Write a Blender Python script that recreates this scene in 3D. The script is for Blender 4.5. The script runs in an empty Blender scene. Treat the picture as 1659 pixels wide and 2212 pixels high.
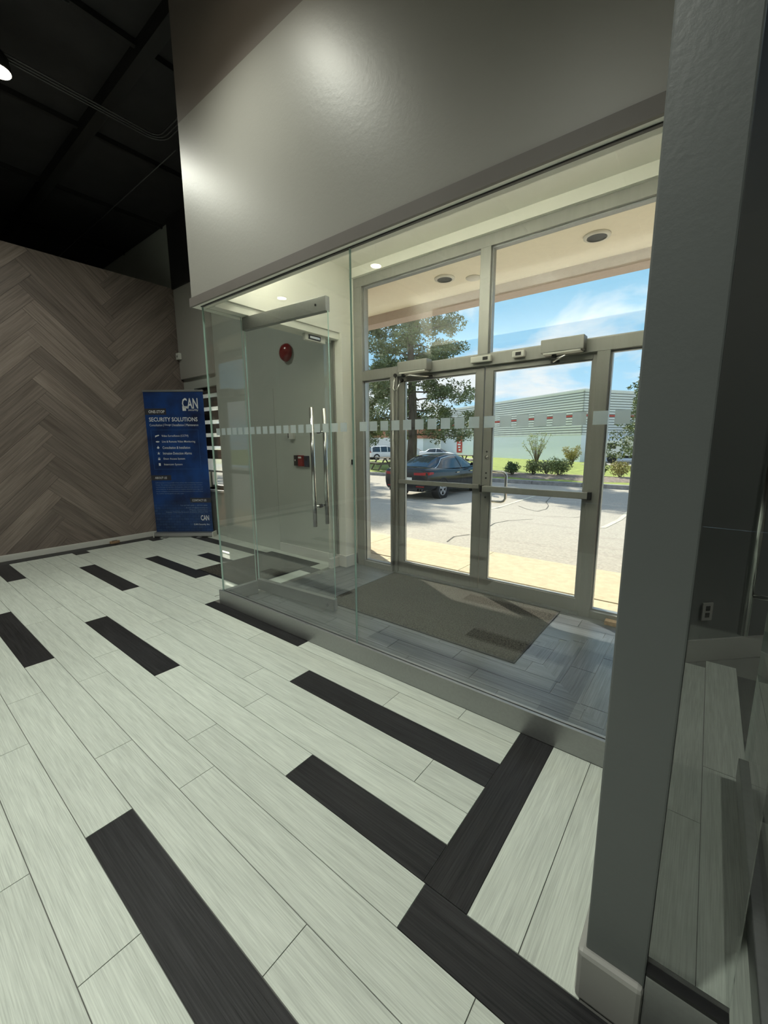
import bpy, math, random
from mathutils import Vector, Matrix
random.seed(7)
S = bpy.context.scene
COL = S.collection
R = math.radians

# ------------------------------------------------------------------ camera
F_PX, W_PX = 889.98, 1659.0
yaw, pit, rol = R(-38.2327), R(9.634), R(-0.3465)
fw = Vector((math.sin(yaw)*math.cos(pit), math.cos(yaw)*math.cos(pit), -math.sin(pit)))
rt = Vector((math.cos(yaw), -math.sin(yaw), 0)); up = rt.cross(fw)
r2 = rt*math.cos(rol)+up*math.sin(rol); u2 = up*math.cos(rol)-rt*math.sin(rol)
cd = bpy.data.cameras.new('camera'); cam = bpy.data.objects.new('camera', cd); COL.objects.link(cam)
cd.sensor_fit = 'HORIZONTAL'; cd.sensor_width = 36; cd.lens = F_PX/W_PX*36; cd.clip_start = .02; cd.clip_end = 500
mw = Matrix.Identity(4)
for i in range(3):
    mw[i][0], mw[i][1], mw[i][2] = r2[i], u2[i], -fw[i]
mw.translation = (0, 0, 1.4); cam.matrix_world = mw
S.camera = cam

# ------------------------------------------------------------------ view and light
S.view_settings.view_transform = 'Standard'; S.view_settings.look = 'None'
S.view_settings.gamma = 1.0; S.view_settings.exposure = 0.0
S.view_settings.use_curve_mapping = False
S.cycles.transparent_max_bounces = 40
S.cycles.max_bounces = 7
S.cycles.sample_clamp_indirect = 6.0
S.cycles.use_adaptive_sampling = True; S.cycles.adaptive_threshold = .03
S.cycles.caustics_reflective = True; S.cycles.caustics_refractive = True
SUN_STRENGTH, SKY_STRENGTH, LAMP_W, FILL_W = 10.0, 1.6, 470.0, 128.0

sun_vec = Vector((-.868, .496, 1/1.347)).normalized()
sd = bpy.data.lights.new('sun', 'SUN'); sd.energy = SUN_STRENGTH; sd.angle = R(.55); sd.color = (1, .93, .78)
so = bpy.data.objects.new('sun', sd); COL.objects.link(so)
so.rotation_euler = sun_vec.to_track_quat('Z', 'Y').to_euler(); so.location = (-30, 20, 30)

wd = bpy.data.worlds.new('sky'); S.world = wd; wd.use_nodes = True
nt = wd.node_tree; nt.nodes.clear()
def N(t, x): return t.nodes.new(x)
tc = N(nt, 'ShaderNodeTexCoord'); sep = N(nt, 'ShaderNodeSeparateXYZ'); nt.links.new(tc.outputs['Generated'], sep.inputs[0])
mx = N(nt, 'ShaderNodeMath'); mx.operation = 'MAXIMUM'; mx.inputs[1].default_value = 0.0; nt.links.new(sep.outputs[2], mx.inputs[0])
rp = N(nt, 'ShaderNodeValToRGB'); nt.links.new(mx.outputs[0], rp.inputs[0])
e = rp.color_ramp.elements
e[0].position = 0; e[0].color = (.48, .72, .88, 1); e[1].position = .75; e[1].color = (.09, .27, .55, 1)
e2 = rp.color_ramp.elements.new(.30); e2.color = (.20, .45, .66, 1)
ad = N(nt, 'ShaderNodeMath'); ad.operation = 'ADD'; ad.inputs[1].default_value = .22; nt.links.new(mx.outputs[0], ad.inputs[0])
dv = N(nt, 'ShaderNodeVectorMath'); dv.operation = 'DIVIDE'
cb = N(nt, 'ShaderNodeCombineXYZ')
for k in range(3): nt.links.new(ad.outputs[0], cb.inputs[k])
nt.links.new(tc.outputs['Generated'], dv.inputs[0]); nt.links.new(cb.outputs[0], dv.inputs[1])
mp = N(nt, 'ShaderNodeMapping'); mp.inputs['Scale'].default_value = (1.5, 1.5, 3.4); mp.inputs['Location'].default_value = (3.1, .7, 1.2)
nt.links.new(dv.outputs[0], mp.inputs[0])
ns = N(nt, 'ShaderNodeTexNoise'); ns.inputs['Scale'].default_value = 1.0; ns.inputs['Detail'].default_value = 9; ns.inputs['Roughness'].default_value = .58
ns.inputs['Distortion'].default_value = .35
nt.links.new(mp.outputs[0], ns.inputs['Vector'])
cr = N(nt, 'ShaderNodeValToRGB'); cr.color_ramp.elements[0].position = .44; cr.color_ramp.elements[1].position = .60
nt.links.new(ns.outputs['Fac'], cr.inputs[0])
mi = N(nt, 'ShaderNodeMix'); mi.data_type = 'RGBA'
nt.links.new(cr.outputs[0], mi.inputs[0]); nt.links.new(rp.outputs[0], mi.inputs[6]); mi.inputs[7].default_value = (.72, .75, .77, 1)
bg = N(nt, 'ShaderNodeBackground'); bg.inputs[1].default_value = SKY_STRENGTH; nt.links.new(mi.outputs[2], bg.inputs[0])
wo = N(nt, 'ShaderNodeOutputWorld'); nt.links.new(bg.outputs[0], wo.inputs[0])

# ------------------------------------------------------------------ materials
def newmat(name):
    m = bpy.data.materials.new(name); m.use_nodes = True
    t = m.node_tree; b = t.nodes['Principled BSDF']
    return m, t, b
def mat(name, col, rough=.5, metal=0., var=.0, vscale=(4, 4, 4), bump=0., bscale=60., spec=.5, rnd=0., emit=None, trans=0.):
    m, t, b = newmat(name)
    c = (col[0], col[1], col[2], 1)
    b.inputs['Base Color'].default_value = c; b.inputs['Roughness'].default_value = rough; b.inputs['Metallic'].default_value = metal
    b.inputs['Specular IOR Level'].default_value = spec
    tcn = N(t, 'ShaderNodeTexCoord')
    if var > 0 or rnd > 0:
        mpn = N(t, 'ShaderNodeMapping'); mpn.inputs['Scale'].default_value = vscale; t.links.new(tcn.outputs['Object'], mpn.inputs[0])
        oi = N(t, 'ShaderNodeObjectInfo')
        vm = N(t, 'ShaderNodeVectorMath'); vm.operation = 'MULTIPLY_ADD'
        cbn = N(t, 'ShaderNodeCombineXYZ')
        for k in range(3): t.links.new(oi.outputs['Random'], cbn.inputs[k])
        vm.inputs[1].default_value = (37, 53, 71)
        t.links.new(cbn.outputs[0], vm.inputs[0]); t.links.new(mpn.outputs[0], vm.inputs[2])
        nz = N(t, 'ShaderNodeTexNoise'); nz.inputs['Scale'].default_value = 1; nz.inputs['Detail'].default_value = 7; nz.inputs['Roughness'].default_value = .62
        t.links.new(vm.outputs[0], nz.inputs['Vector'])
        r = N(t, 'ShaderNodeValToRGB'); r.color_ramp.elements[0].position = .3; r.color_ramp.elements[1].position = .7
        lo = tuple(max(0, x*(1-var)) for x in col)+(1,); hi = tuple(min(1, x*(1+var*.7)) for x in col)+(1,)
        r.color_ramp.elements[0].color = lo; r.color_ramp.elements[1].color = hi
        t.links.new(nz.outputs['Fac'], r.inputs[0])
        last = r.outputs[0]
        if rnd > 0:
            hs = N(t, 'ShaderNodeHueSaturation'); mr = N(t, 'ShaderNodeMapRange')
            mr.inputs[3].default_value = 1-rnd; mr.inputs[4].default_value = 1+rnd
            t.links.new(oi.outputs['Random'], mr.inputs[0]); t.links.new(mr.outputs[0], hs.inputs['Value']); t.links.new(last, hs.inputs['Color'])
            last = hs.outputs[0]
        t.links.new(last, b.inputs['Base Color'])
    if bump > 0:
        nb = N(t, 'ShaderNodeTexNoise'); nb.inputs['Scale'].default_value = bscale; nb.inputs['Detail'].default_value = 4
        t.links.new(tcn.outputs['Object'], nb.inputs['Vector'])
        bn = N(t, 'ShaderNodeBump'); bn.inputs['Strength'].default_value = bump; bn.inputs['Distance'].default_value = .01
        t.links.new(nb.outputs['Fac'], bn.inputs['Height']); t.links.new(bn.outputs[0], b.inputs['Normal'])
    if emit:
        b.inputs['Emission Color'].default_value = (emit[0], emit[1], emit[2], 1); b.inputs['Emission Strength'].default_value = emit[3]
    if trans > 0:
        b.inputs['Transmission Weight'].default_value = trans
    return m
def streakmat(name, lo, hi, rough, fine, p0, p1, bump, rnd=.06, spec=.5):
    """plank: fine streaks along local X, each plank shifted by its own random number"""
    m, t, b = newmat(name)
    tcn = N(t, 'ShaderNodeTexCoord'); oi = N(t, 'ShaderNodeObjectInfo')
    cbn = N(t, 'ShaderNodeCombineXYZ')
    for k in range(3): t.links.new(oi.outputs['Random'], cbn.inputs[k])
    def nz(sc, det, off):
        mpn = N(t, 'ShaderNodeMapping'); mpn.inputs['Scale'].default_value = sc; t.links.new(tcn.outputs['Object'], mpn.inputs[0])
        vm = N(t, 'ShaderNodeVectorMath'); vm.operation = 'MULTIPLY_ADD'; vm.inputs[1].default_value = (31+off, 57-off, 83)
        t.links.new(cbn.outputs[0], vm.inputs[0]); t.links.new(mpn.outputs[0], vm.inputs[2])
        n = N(t, 'ShaderNodeTexNoise'); n.inputs['Scale'].default_value = 1; n.inputs['Detail'].default_value = det; n.inputs['Roughness'].default_value = .6
        t.links.new(vm.outputs[0], n.inputs['Vector']); return n
    a = nz(fine, 4, 0); c = nz((fine[0]*.5, fine[1]*.14, fine[2]*.14), 3, 9)
    ma = N(t, 'ShaderNodeMath'); ma.operation = 'MULTIPLY_ADD'; ma.inputs[1].default_value = .65
    mb = N(t, 'ShaderNodeMath'); mb.operation = 'MULTIPLY'; mb.inputs[1].default_value = .35
    t.links.new(c.outputs['Fac'], mb.inputs[0]); t.links.new(a.outputs['Fac'], ma.inputs[0]); t.links.new(mb.outputs[0], ma.inputs[2])
    r = N(t, 'ShaderNodeValToRGB'); r.color_ramp.elements[0].position = p0; r.color_ramp.elements[1].position = p1
    r.color_ramp.elements[0].color = (*lo, 1); r.color_ramp.elements[1].color = (*hi, 1)
    t.links.new(ma.outputs[0], r.inputs[0])
    hs = N(t, 'ShaderNodeHueSaturation'); mr = N(t, 'ShaderNodeMapRange'); mr.inputs[3].default_value = 1-rnd; mr.inputs[4].default_value = 1+rnd
    t.links.new(oi.outputs['Random'], mr.inputs[0]); t.links.new(mr.outputs[0], hs.inputs['Value']); t.links.new(r.outputs[0], hs.inputs['Color'])
    t.links.new(hs.outputs[0], b.inputs['Base Color'])
    b.inputs['Roughness'].default_value = rough; b.inputs['Specular IOR Level'].default_value = spec
    bn = N(t, 'ShaderNodeBump'); bn.inputs['Strength'].default_value = bump; bn.inputs['Distance'].default_value = .004
    t.links.new(ma.outputs[0], bn.inputs['Height']); t.links.new(bn.outputs[0], b.inputs['Normal'])
    return m
def glassmat(name, tint=(.958, .970, .964), gl=1.0, rough=0.0):
    m = bpy.data.materials.new(name); m.use_nodes = True; t = m.node_tree; t.nodes.clear()
    tr = N(t, 'ShaderNodeBsdfTransparent'); tr.inputs[0].default_value = (*tint, 1)
    g = N(t, 'ShaderNodeBsdfGlossy'); g.inputs['Roughness'].default_value = rough; g.inputs[0].default_value = (gl, gl, gl, 1)
    fr = N(t, 'ShaderNodeFresnel'); ge = N(t, 'ShaderNodeNewGeometry'); mr = N(t, 'ShaderNodeMapRange')
    mr.inputs[3].default_value = 1.5; mr.inputs[4].default_value = 1/1.5      # a thin sheet: the same reflectance from either face
    t.links.new(ge.outputs['Backfacing'], mr.inputs[0]); t.links.new(mr.outputs[0], fr.inputs[0])
    mxs = N(t, 'ShaderNodeMixShader'); o = N(t, 'ShaderNodeOutputMaterial')
    t.links.new(fr.outputs[0], mxs.inputs[0]); t.links.new(tr.outputs[0], mxs.inputs[1]); t.links.new(g.outputs[0], mxs.inputs[2]); t.links.new(mxs.outputs[0], o.inputs[0])
    return m
def sheermat(name, col, transp, transl):
    m = bpy.data.materials.new(name); m.use_nodes = True; t = m.node_tree; t.nodes.clear()
    d = N(t, 'ShaderNodeBsdfDiffuse'); d.inputs[0].default_value = (*col, 1)
    l = N(t, 'ShaderNodeBsdfTranslucent'); l.inputs[0].default_value = (*col, 1)
    tr = N(t, 'ShaderNodeBsdfTransparent')
    a = N(t, 'ShaderNodeMixShader'); a.inputs[0].default_value = transl; t.links.new(d.outputs[0], a.inputs[1]); t.links.new(l.outputs[0], a.inputs[2])
    c = N(t, 'ShaderNodeMixShader'); c.inputs[0].default_value = transp; t.links.new(a.outputs[0], c.inputs[1]); t.links.new(tr.outputs[0], c.inputs[2])
    o = N(t, 'ShaderNodeOutputMaterial'); t.links.new(c.outputs[0], o.inputs[0]); return m

M = {}
M['tile_light'] = streakmat('pale linear tile', (.49, .53, .48), (.72, .77, .70), .42, (7, 330, 330), .34, .62, .25, .05)
M['tile_dark'] = streakmat('charcoal linear tile', (.013, .013, .014), (.042, .042, .045), .42, (4, 190, 190), .34, .66, .35, .12, .2)
M['tile_slate'] = streakmat('slate linear tile', (.060, .066, .072), (.160, .172, .186), .28, (4, 170, 170), .34, .66, .30, .12)
M['grout'] = mat('grey grout', (.16, .16, .15), .9)
M['grout_dark'] = mat('slate grout', (.20, .21, .21), .9)
M['wood'] = streakmat('weathered brown plank', (.140, .110, .094), (.320, .262, .230), .55, (2.2, 60, 60), .34, .70, .45, .20)
M['paint_grey'] = mat('satin warm grey paint', (.41, .40, .365), .40, var=.03, vscale=(1.5, 1.5, 1.5), bump=.07, bscale=55, spec=.42)
M['paint_brown'] = mat('dark brown paint', (.22, .19, .17), .5, var=.05, vscale=(2, 2, 2))
M['paint_black'] = mat('matt black paint', (.024, .0225, .023), .7, var=.3, vscale=(3, 3, 3))
M['beam_black'] = mat('dull black steel', (.014, .0135, .013), .5)
M['conduit_dark'] = mat('dull dark conduit', (.10, .10, .10), .45, .6)
M['paint_white'] = mat('cream white paint', (.90, .90, .82), .5, var=.02, vscale=(2, 2, 2))
M['paint_wall'] = mat('mid grey paint', (.50, .53, .48), .55, var=.03, vscale=(2, 2, 2))
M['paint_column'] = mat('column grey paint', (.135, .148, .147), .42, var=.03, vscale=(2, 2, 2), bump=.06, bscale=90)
M['base_white'] = mat('white baseboard', (.70, .70, .66), .35, var=.02, vscale=(3, 3, 3))
M['base_grey'] = mat('grey baseboard', (.36, .36, .34), .3, var=.02, vscale=(3, 3, 3))
M['alu'] = mat('brushed aluminium', (.36, .37, .365), .42, .75, var=.06, vscale=(60, 2, 60))
M['frame'] = mat('clear anodised frame', (.29, .29, .27), .42, .35, var=.05, vscale=(40, 3, 3))
M['header'] = mat('taupe header trim', (.20, .18, .165), .5, var=.05)
M['steel'] = mat('polished steel', (.72, .72, .70), .18, 1.0)
M['black'] = mat('black plastic', (.012, .012, .013), .4)
M['rubber'] = mat('black rubber', (.015, .015, .016), .7)
M['white_plastic'] = mat('white plastic', (.75, .75, .70), .4)
M['red'] = mat('glossy red', (.22, .012, .014), .22)
M['glass'] = glassmat('clear glass')
M['glass_store'] = glassmat('storefront glass', (.978, .985, .985))
M['glass_edge'] = mat('green glass edge', (.42, .60, .53), .1, spec=.8)
M['frost'] = sheermat('frosted film', (.90, .98, 1.0), .0, .6)
_t = M['frost'].node_tree; _o = [n for n in _t.nodes if n.type == 'OUTPUT_MATERIAL'][0]; _src = _o.inputs[0].links[0].from_socket
_r = N(_t, 'ShaderNodeBsdfRefraction'); _r.inputs['Roughness'].default_value = .55; _r.inputs['IOR'].default_value = 1.12; _r.inputs[0].default_value = (.96, .99, 1, 1)
_m = N(_t, 'ShaderNodeMixShader'); _m.inputs[0].default_value = .62; _t.links.new(_src, _m.inputs[1]); _t.links.new(_r.outputs[0], _m.inputs[2]); _t.links.new(_m.outputs[0], _o.inputs[0])
M['lens'] = mat('lit lamp lens', (1, 1, 1), .5, emit=(1, .90, .68, 40))
M['fill_lens'] = mat('lit fill lens', (1, 1, 1), .5, emit=(1, .98, .88, 6))  # glowing strip of the added vestibule fill
M['carpet'] = mat('charcoal carpet', (.085, .080, .070), .95, var=.85, vscale=(95, 95, 95), bump=.9, bscale=260, spec=.1)
M['navy'] = None
M['soffit'] = mat('cream stucco', (.93, .88, .74), .9, var=.04, vscale=(20, 20, 20), bump=.3, bscale=120)
M['fascia'] = mat('pink brown stucco', (.44, .33, .29), .9, var=.08, vscale=(20, 20, 20), bump=.4, bscale=120)
M['brick'] = mat('orange brown brick', (.42, .23, .15), .9, var=.25, vscale=(30, 30, 30), bump=.4, bscale=90, rnd=.22)
M['mortar'] = mat('pale mortar', (.62, .56, .48), .95)
M['asphalt'] = mat('worn asphalt', (.42, .385, .33), .95, var=.30, vscale=(26, 26, 26), bump=.5, bscale=60)
M['concrete'] = mat('pale concrete', (.56, .485, .34), .95, var=.16, vscale=(14, 14, 14), bump=.4, bscale=80)
M['kerb'] = mat('grey kerb concrete', (.30, .29, .28), .95, var=.3, vscale=(6, 6, 6))
M['grass'] = mat('sunlit grass', (.27, .33, .07), .95, var=.45, vscale=(3, 3, 3), bump=.8, bscale=30)
M['mulch'] = mat('dry mulch', (.26, .21, .17), .95, var=.5, vscale=(9, 9, 9), bump=.9, bscale=18)
M['paint_line'] = mat('faded pale line', (.62, .58, .46), .9, var=.3, vscale=(12, 12, 12))
M['crack'] = mat('dark asphalt crack', (.10, .09, .08), .95)
M['bark'] = mat('grey brown bark', (.15, .12, .10), .95, var=.5, vscale=(8, 8, 2), bump=.9, bscale=14)

# ------------------------------------------------------------------ mesh helpers
ORG = {}
class MB:
    def __init__(s): s.v = []; s.f = []; s.m = []
    def add(s, vs, fs, mi=0):
        b = len(s.v); s.v += [tuple(p) for p in vs]
        for f in fs: s.f.append(tuple(i+b for i in f)); s.m.append(mi)
        return s
    def box(s, x0, x1, y0, y1, z0, z1, mi=0):
        return s.add([(x0,y0,z0),(x1,y0,z0),(x1,y1,z0),(x0,y1,z0),(x0,y0,z1),(x1,y0,z1),(x1,y1,z1),(x0,y1,z1)],
                     [(0,3,2,1),(4,5,6,7),(0,1,5,4),(1,2,6,5),(2,3,7,6),(3,0,4,7)], mi)
    def prism(s, poly, z0, z1, mi=0):
        n = len(poly)
        vs = [(p[0],p[1],z0) for p in poly]+[(p[0],p[1],z1) for p in poly]
        fs = [tuple(range(n-1,-1,-1)), tuple(range(n,2*n))]+[(i,(i+1)%n,(i+1)%n+n,i+n) for i in range(n)]
        return s.add(vs, fs, mi)
    def tube(s, pts, r, n=10, mi=0, cap=True):
        P = [Vector(p) for p in pts]; rr = r if isinstance(r, (list, tuple)) else [r]*len(P)
        vs = []; prev = None
        for i, p in enumerate(P):
            d = (P[min(i+1,len(P)-1)]-P[max(i-1,0)]).normalized()
            if prev is None:
                a = Vector((0,0,1)) if abs(d.z) < .9 else Vector((1,0,0)); x = d.cross(a).normalized()
            else:
                x = (prev-d*prev.dot(d)).normalized()
            y = d.cross(x); prev = x
            for k in range(n):
                t = 2*math.pi*k/n; vs.append(p+(x*math.cos(t)+y*math.sin(t))*rr[i])
        fs = []
        for i in range(len(P)-1):
            for k in range(n): fs.append((i*n+k, i*n+(k+1)%n, (i+1)*n+(k+1)%n, (i+1)*n+k))
        if cap: fs += [tuple(range(n-1,-1,-1)), tuple(range((len(P)-1)*n, len(P)*n))]
        return s.add(vs, fs, mi)
    def lathe(s, prof, c, axis='z', n=20, mi=0, cap=True):
        """prof: (radius, height) pairs turned round an axis through c"""
        vs = []
        for (r, h) in prof:
            for k in range(n):
                t = 2*math.pi*k/n; a, b = r*math.cos(t), r*math.sin(t)
                p = {'z': (a,b,h), 'y': (a,h,b), 'x': (h,a,b)}[axis]
                vs.append((c[0]+p[0], c[1]+p[1], c[2]+p[2]))
        fs = []
        for i in range(len(prof)-1):
            for k in range(n): fs.append((i*n+k, i*n+(k+1)%n, (i+1)*n+(k+1)%n, (i+1)*n+k))
        if cap: fs += [tuple(range(n-1,-1,-1)), tuple(range((len(prof)-1)*n, len(prof)*n))]
        return s.add(vs, fs, mi)
    def loft(s, rings, mi=0, caps=True, closed=True):
        n = len(rings[0]); vs = [p for r in rings for p in r]; fs = []
        for i in range(len(rings)-1):
            for k in range(n if closed else n-1): fs.append((i*n+k, i*n+(k+1)%n, (i+1)*n+(k+1)%n, (i+1)*n+k))
        if caps: fs += [tuple(range(n-1,-1,-1)), tuple(range((len(rings)-1)*n, len(rings)*n))]
        return s.add(vs, fs, mi)
    def build(s, name, mats, parent=None, org=None, smooth=False, bevel=0., kind=None):
        if isinstance(mats, str): mats = [mats]
        if org is None:
            if parent is not None: org = ORG[parent.name]
            else:
                xs = [p[0] for p in s.v]; ys = [p[1] for p in s.v]; zs = [p[2] for p in s.v]
                org = Vector(((min(xs)+max(xs))/2, (min(ys)+max(ys))/2, min(zs)))
        org = Vector(org)
        me = bpy.data.meshes.new(name); me.from_pydata([tuple(Vector(p)-org) for p in s.v], [], s.f)
        for k in mats: me.materials.append(M[k])
        if len(mats) > 1: me.polygons.foreach_set('material_index', s.m)
        if smooth: me.polygons.foreach_set('use_smooth', [True]*len(me.polygons))
        me.update()
        o = bpy.data.objects.new(name, me); COL.objects.link(o)
        o.location = org-(ORG[parent.name] if parent is not None else Vector((0,0,0)))
        if parent is not None: o.parent = parent
        if bevel > 0:
            b = o.modifiers.new('bevel', 'BEVEL'); b.width = bevel; b.segments = 2; b.limit_method = 'ANGLE'
        if kind: o['kind'] = kind
        ORG[o.name] = org
        return o
def thing(name, label, cat, loc=(0,0,0), rz=0., group=None, local=False):
    o = bpy.data.objects.new(name, None); COL.objects.link(o); o.empty_display_size = .1
    o.location = loc; o.rotation_euler = (0,0,rz)
    o['label'] = label; o['category'] = cat
    if group: o['group'] = group
    ORG[o.name] = Vector((0,0,0)) if local else Vector(loc)
    return o
def tag(o, label, cat, group=None):
    o['label'] = label; o['category'] = cat
    if group: o['group'] = group
    return o
def bx(x0, x1, y0, y1, z0, z1): return MB().box(x0, x1, y0, y1, z0, z1)
def struct(o, label=None):
    o['kind'] = 'structure'
    if label: o['label'] = label
    return o
def clip(poly, a, b, c):
    """keep a*x+b*y<=c"""
    out = []
    for i in range(len(poly)):
        p, q = poly[i], poly[(i+1) % len(poly)]
        dp, dq = a*p[0]+b*p[1]-c, a*q[0]+b*q[1]-c
        if dp <= 0: out.append(p)
        if dp*dq < 0:
            t = dp/(dp-dq); out.append((p[0]+(q[0]-p[0])*t, p[1]+(q[1]-p[1])*t))
    return out
def area(poly):
    return abs(sum(poly[i][0]*poly[(i+1)%len(poly)][1]-poly[(i+1)%len(poly)][0]*poly[i][1] for i in range(len(poly))))/2 if len(poly) > 2 else 0
def flat_piece(name, m, parent, poly, ang, z0, z1):
    """a floor piece: poly in world XY, local X along angle ang"""
    cx = sum(p[0] for p in poly)/len(poly); cy = sum(p[1] for p in poly)/len(poly)
    ca, sa = math.cos(-ang), math.sin(-ang)
    lp = [((p[0]-cx)*ca-(p[1]-cy)*sa, (p[0]-cx)*sa+(p[1]-cy)*ca) for p in poly]
    if sum(lp[i][0]*lp[(i+1)%len(lp)][1]-lp[(i+1)%len(lp)][0]*lp[i][1] for i in range(len(lp))) < 0: lp.reverse()
    b = MB().prism(lp, z0, z1); me = bpy.data.meshes.new(name); me.from_pydata(b.v, [], b.f); me.materials.append(M[m]); me.update()
    o = bpy.data.objects.new(name, me); COL.objects.link(o); o.parent = parent
    po = ORG[parent.name]
    o.location = (cx-po.x, cy-po.y, -po.z); o.rotation_euler = (0,0,ang)
    return o

# ------------------------------------------------------------------ floor
XW, YG, YS = -6.60, 1.82, 3.51            # wood wall face, glass line, storefront line
PITCH, Y0, PL, GAP = .1555, .170, 1.247, .0028
floor = struct(MB().box(-10.5, 4.5, -6.5, 3.5, -.12, -.004).build('floor', 'grout', org=(0,0,0)), 'pale plank tile floor with charcoal accent planks')
def yk(k): return Y0+PITCH*k
# one joint position per row (from the photograph), rows repeat every plank length
anchor = {0:-1.163, -1:-1.635, 1:-1.634, 2:-.80, 3:-.335, 4:-.585, 5:-1.29, 6:-.59, 7:-.84, 8:-.59, 9:-1.255, 10:-.885, 11:-4.0, 12:-4.13, 13:-4.6, 14:-5.2, 15:-5.0, 16:-5.6, 17:-5.3}
dark = {(1,-1.634), (2,-4.54), (4,-.585), (5,-3.79), (5,-1.29), (8,-5.59), (8,-1.84), (10,-3.375), (12,-5.38), (9,-6.40), (4,-6.40), (15,-6.40), (15,-5.0), (-2,-2.9), (-4,-4.6), (-5,-1.2), (-7,-3.2), (-3,.2)}
XL = -6.40                                 # where rows start, beside the charcoal border
mats_rect = (-4.42, -3.48, 2.20, 3.04)
def isdark(k, x):
    return any(k == d[0] and abs(x-d[1]) < .12 for d in dark)
for k in range(-13, 18):
    ya, yb = yk(k)+GAP/2, yk(k+1)-GAP/2
    a = anchor.get(k, -1.2-(k*.417) % PL)
    if k <= 4: xr = 3.2
    elif k <= 10: xr = -.594
    else: xr = -3.49
    if k == 10: yb = min(yb, yk(11)-GAP/2)
    j = a
    while j > XL: j -= PL
    x = j
    while x < xr:
        xa, xb = max(x, XL), min(x+PL, xr)
        if xb-xa > .03:
            pieces = [(xa, xb, ya, yb)]
            if k == 10:      # under the glass channel the row is cut
                pieces = []
                if xa < -3.29: pieces.append((xa, min(xb, -3.295), ya, yb))
                if xb > -3.29: pieces.append((max(xa, -3.295), xb, ya, YG-.001))
                if xa < -3.295 < xb: pieces = [(xa, xb, ya, YG-.001)]
            if k >= 17: pieces = [(xa, xb, ya, 2.965)]
            for (p0, p1, q0, q1) in pieces:
                if p1-p0 < .02 or q1-q0 < .02: continue
                if k >= 13 and p1 > mats_rect[0] and p0 < mats_rect[1]:
                    p1 = mats_rect[0]
                    if p1-p0 < .03: continue
                nm = 'dark_plank' if isdark(k, xa) or isdark(k, x) else 'plank'
                flat_piece(nm, 'tile_dark' if nm == 'dark_plank' else 'tile_light', floor,
                           [(p0+GAP/2,q0),(p1-GAP/2,q0),(p1-GAP/2,q1),(p0+GAP/2,q1)], 0, -.012, 0)
        x += PL
def yplank(x0, x1, y0, y1, dk=False):
    flat_piece('dark_plank' if dk else 'plank', 'tile_dark' if dk else 'tile_light', floor,
               [(x0+GAP/2,y0+GAP/2),(x1-GAP/2,y0+GAP/2),(x1-GAP/2,y1-GAP/2),(x0+GAP/2,y1-GAP/2)], R(90), -.012, 0)
yplank(-.594, -.440, .9475, YG, True)
yplank(-.440, -.283, .9475, YG); yplank(-.283, -.126, .9475, YG)
for i, x in enumerate([.0, .105, .255, .405, .555, .71, .865, 1.02]):     # room behind the wall end
    xb = [.105, .255, .405, .555, .71, .865, 1.02, 1.175][i]
    if x == .255: yplank(x, xb, .9475, 1.9); yplank(x, xb, 1.9, 3.10, True)
    else:
        c = [1.75, 2.1, 0, 1.5, 2.4, 1.2, 2.0, 1.6][i]
        yplank(x, xb, .9475, c); yplank(x, xb, c, 3.10+max(0, x))
# charcoal border by the wood wall, and along the outside wall
for y in [-3.0, -1.75, -.5, .75, 2.0]: yplank(-6.555, XL, y, min(y+1.25, 3.12), True)
for x in [-6.40, -5.15]: flat_piece('dark_plank', 'tile_dark', floor, [(x+GAP/2,2.968),(min(x+1.25,-4.40)-GAP/2,2.968),(min(x+1.25,-4.40)-GAP/2,3.118),(x+GAP/2,3.118)], 0, -.012, 0)
for x in [-6.40, -5.15]: flat_piece('plank', 'tile_light', floor, [(x+GAP/2,3.121),(min(x+1.25,-4.40)-GAP/2,3.121),(min(x+1.25,-4.40)-GAP/2,3.325),(x+GAP/2,3.325)], 0, -.012, 0)
flat_piece('dark_plank', 'tile_dark', floor, [(-4.397,3.043),(-3.48,3.043),(-3.48,3.20),(-4.397,3.20)], 0, -.012, 0)
flat_piece('plank', 'tile_light', floor, [(-4.397,3.203),(-3.30,3.203),(-3.30,3.325),(-4.397,3.325)], 0, -.012, 0)
for (a, b, dk) in [(1.88, 2.89, False), (2.89, 3.04, True), (3.04, 3.20, False)]: yplank(-3.478, -3.30, a, b, dk)
for (a, b) in [(-4.42, -3.95), (-3.95, -3.48)]: flat_piece('dark_plank', 'tile_dark', floor, [(a+GAP/2,2.19),(b-GAP/2,2.19),(b-GAP/2,3.04),(a+GAP/2,3.04)], 0, -.012, 0)

# vestibule floor: slate planks laid as a picture frame with mitred corners
vx0, vx1, vy0, vy1 = -3.24, -.125, 1.865, 3.57
vf = struct(MB().box(vx0, vx1, vy0, vy1, -.06, -.003).build('floor_vestibule', 'grout_dark', org=(0,0,0)), 'slate plank floor of the glass vestibule with mitred corners')
mx_r, mx_l = (-.28, 2.09), (-3.20, 1.95)
def wedge(poly, side):
    yc = 2.715
    if side == 'S':
        p = clip(poly, 1, 1, mx_r[0]+mx_r[1]); p = clip(p, -1, 1, -mx_l[0]+mx_l[1]); return clip(p, 0, 1, yc)
    if side == 'N':
        c2 = 2*yc
        p = clip(poly, 1, -1, mx_r[0]+mx_r[1]-c2); p = clip(p, -1, -1, -mx_l[0]+mx_l[1]-c2); return clip(p, 0, -1, -yc)
    if side == 'E':
        c2 = 2*yc
        p = clip(poly, -1, -1, -(mx_r[0]+mx_r[1])); return clip(p, -1, 1, -(mx_r[0]+mx_r[1])+c2)
    c2 = 2*yc
    p = clip(poly, 1, -1, mx_l[0]-mx_l[1]); return clip(p, 1, 1, mx_l[0]-mx_l[1]+c2)
VP = .143
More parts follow.
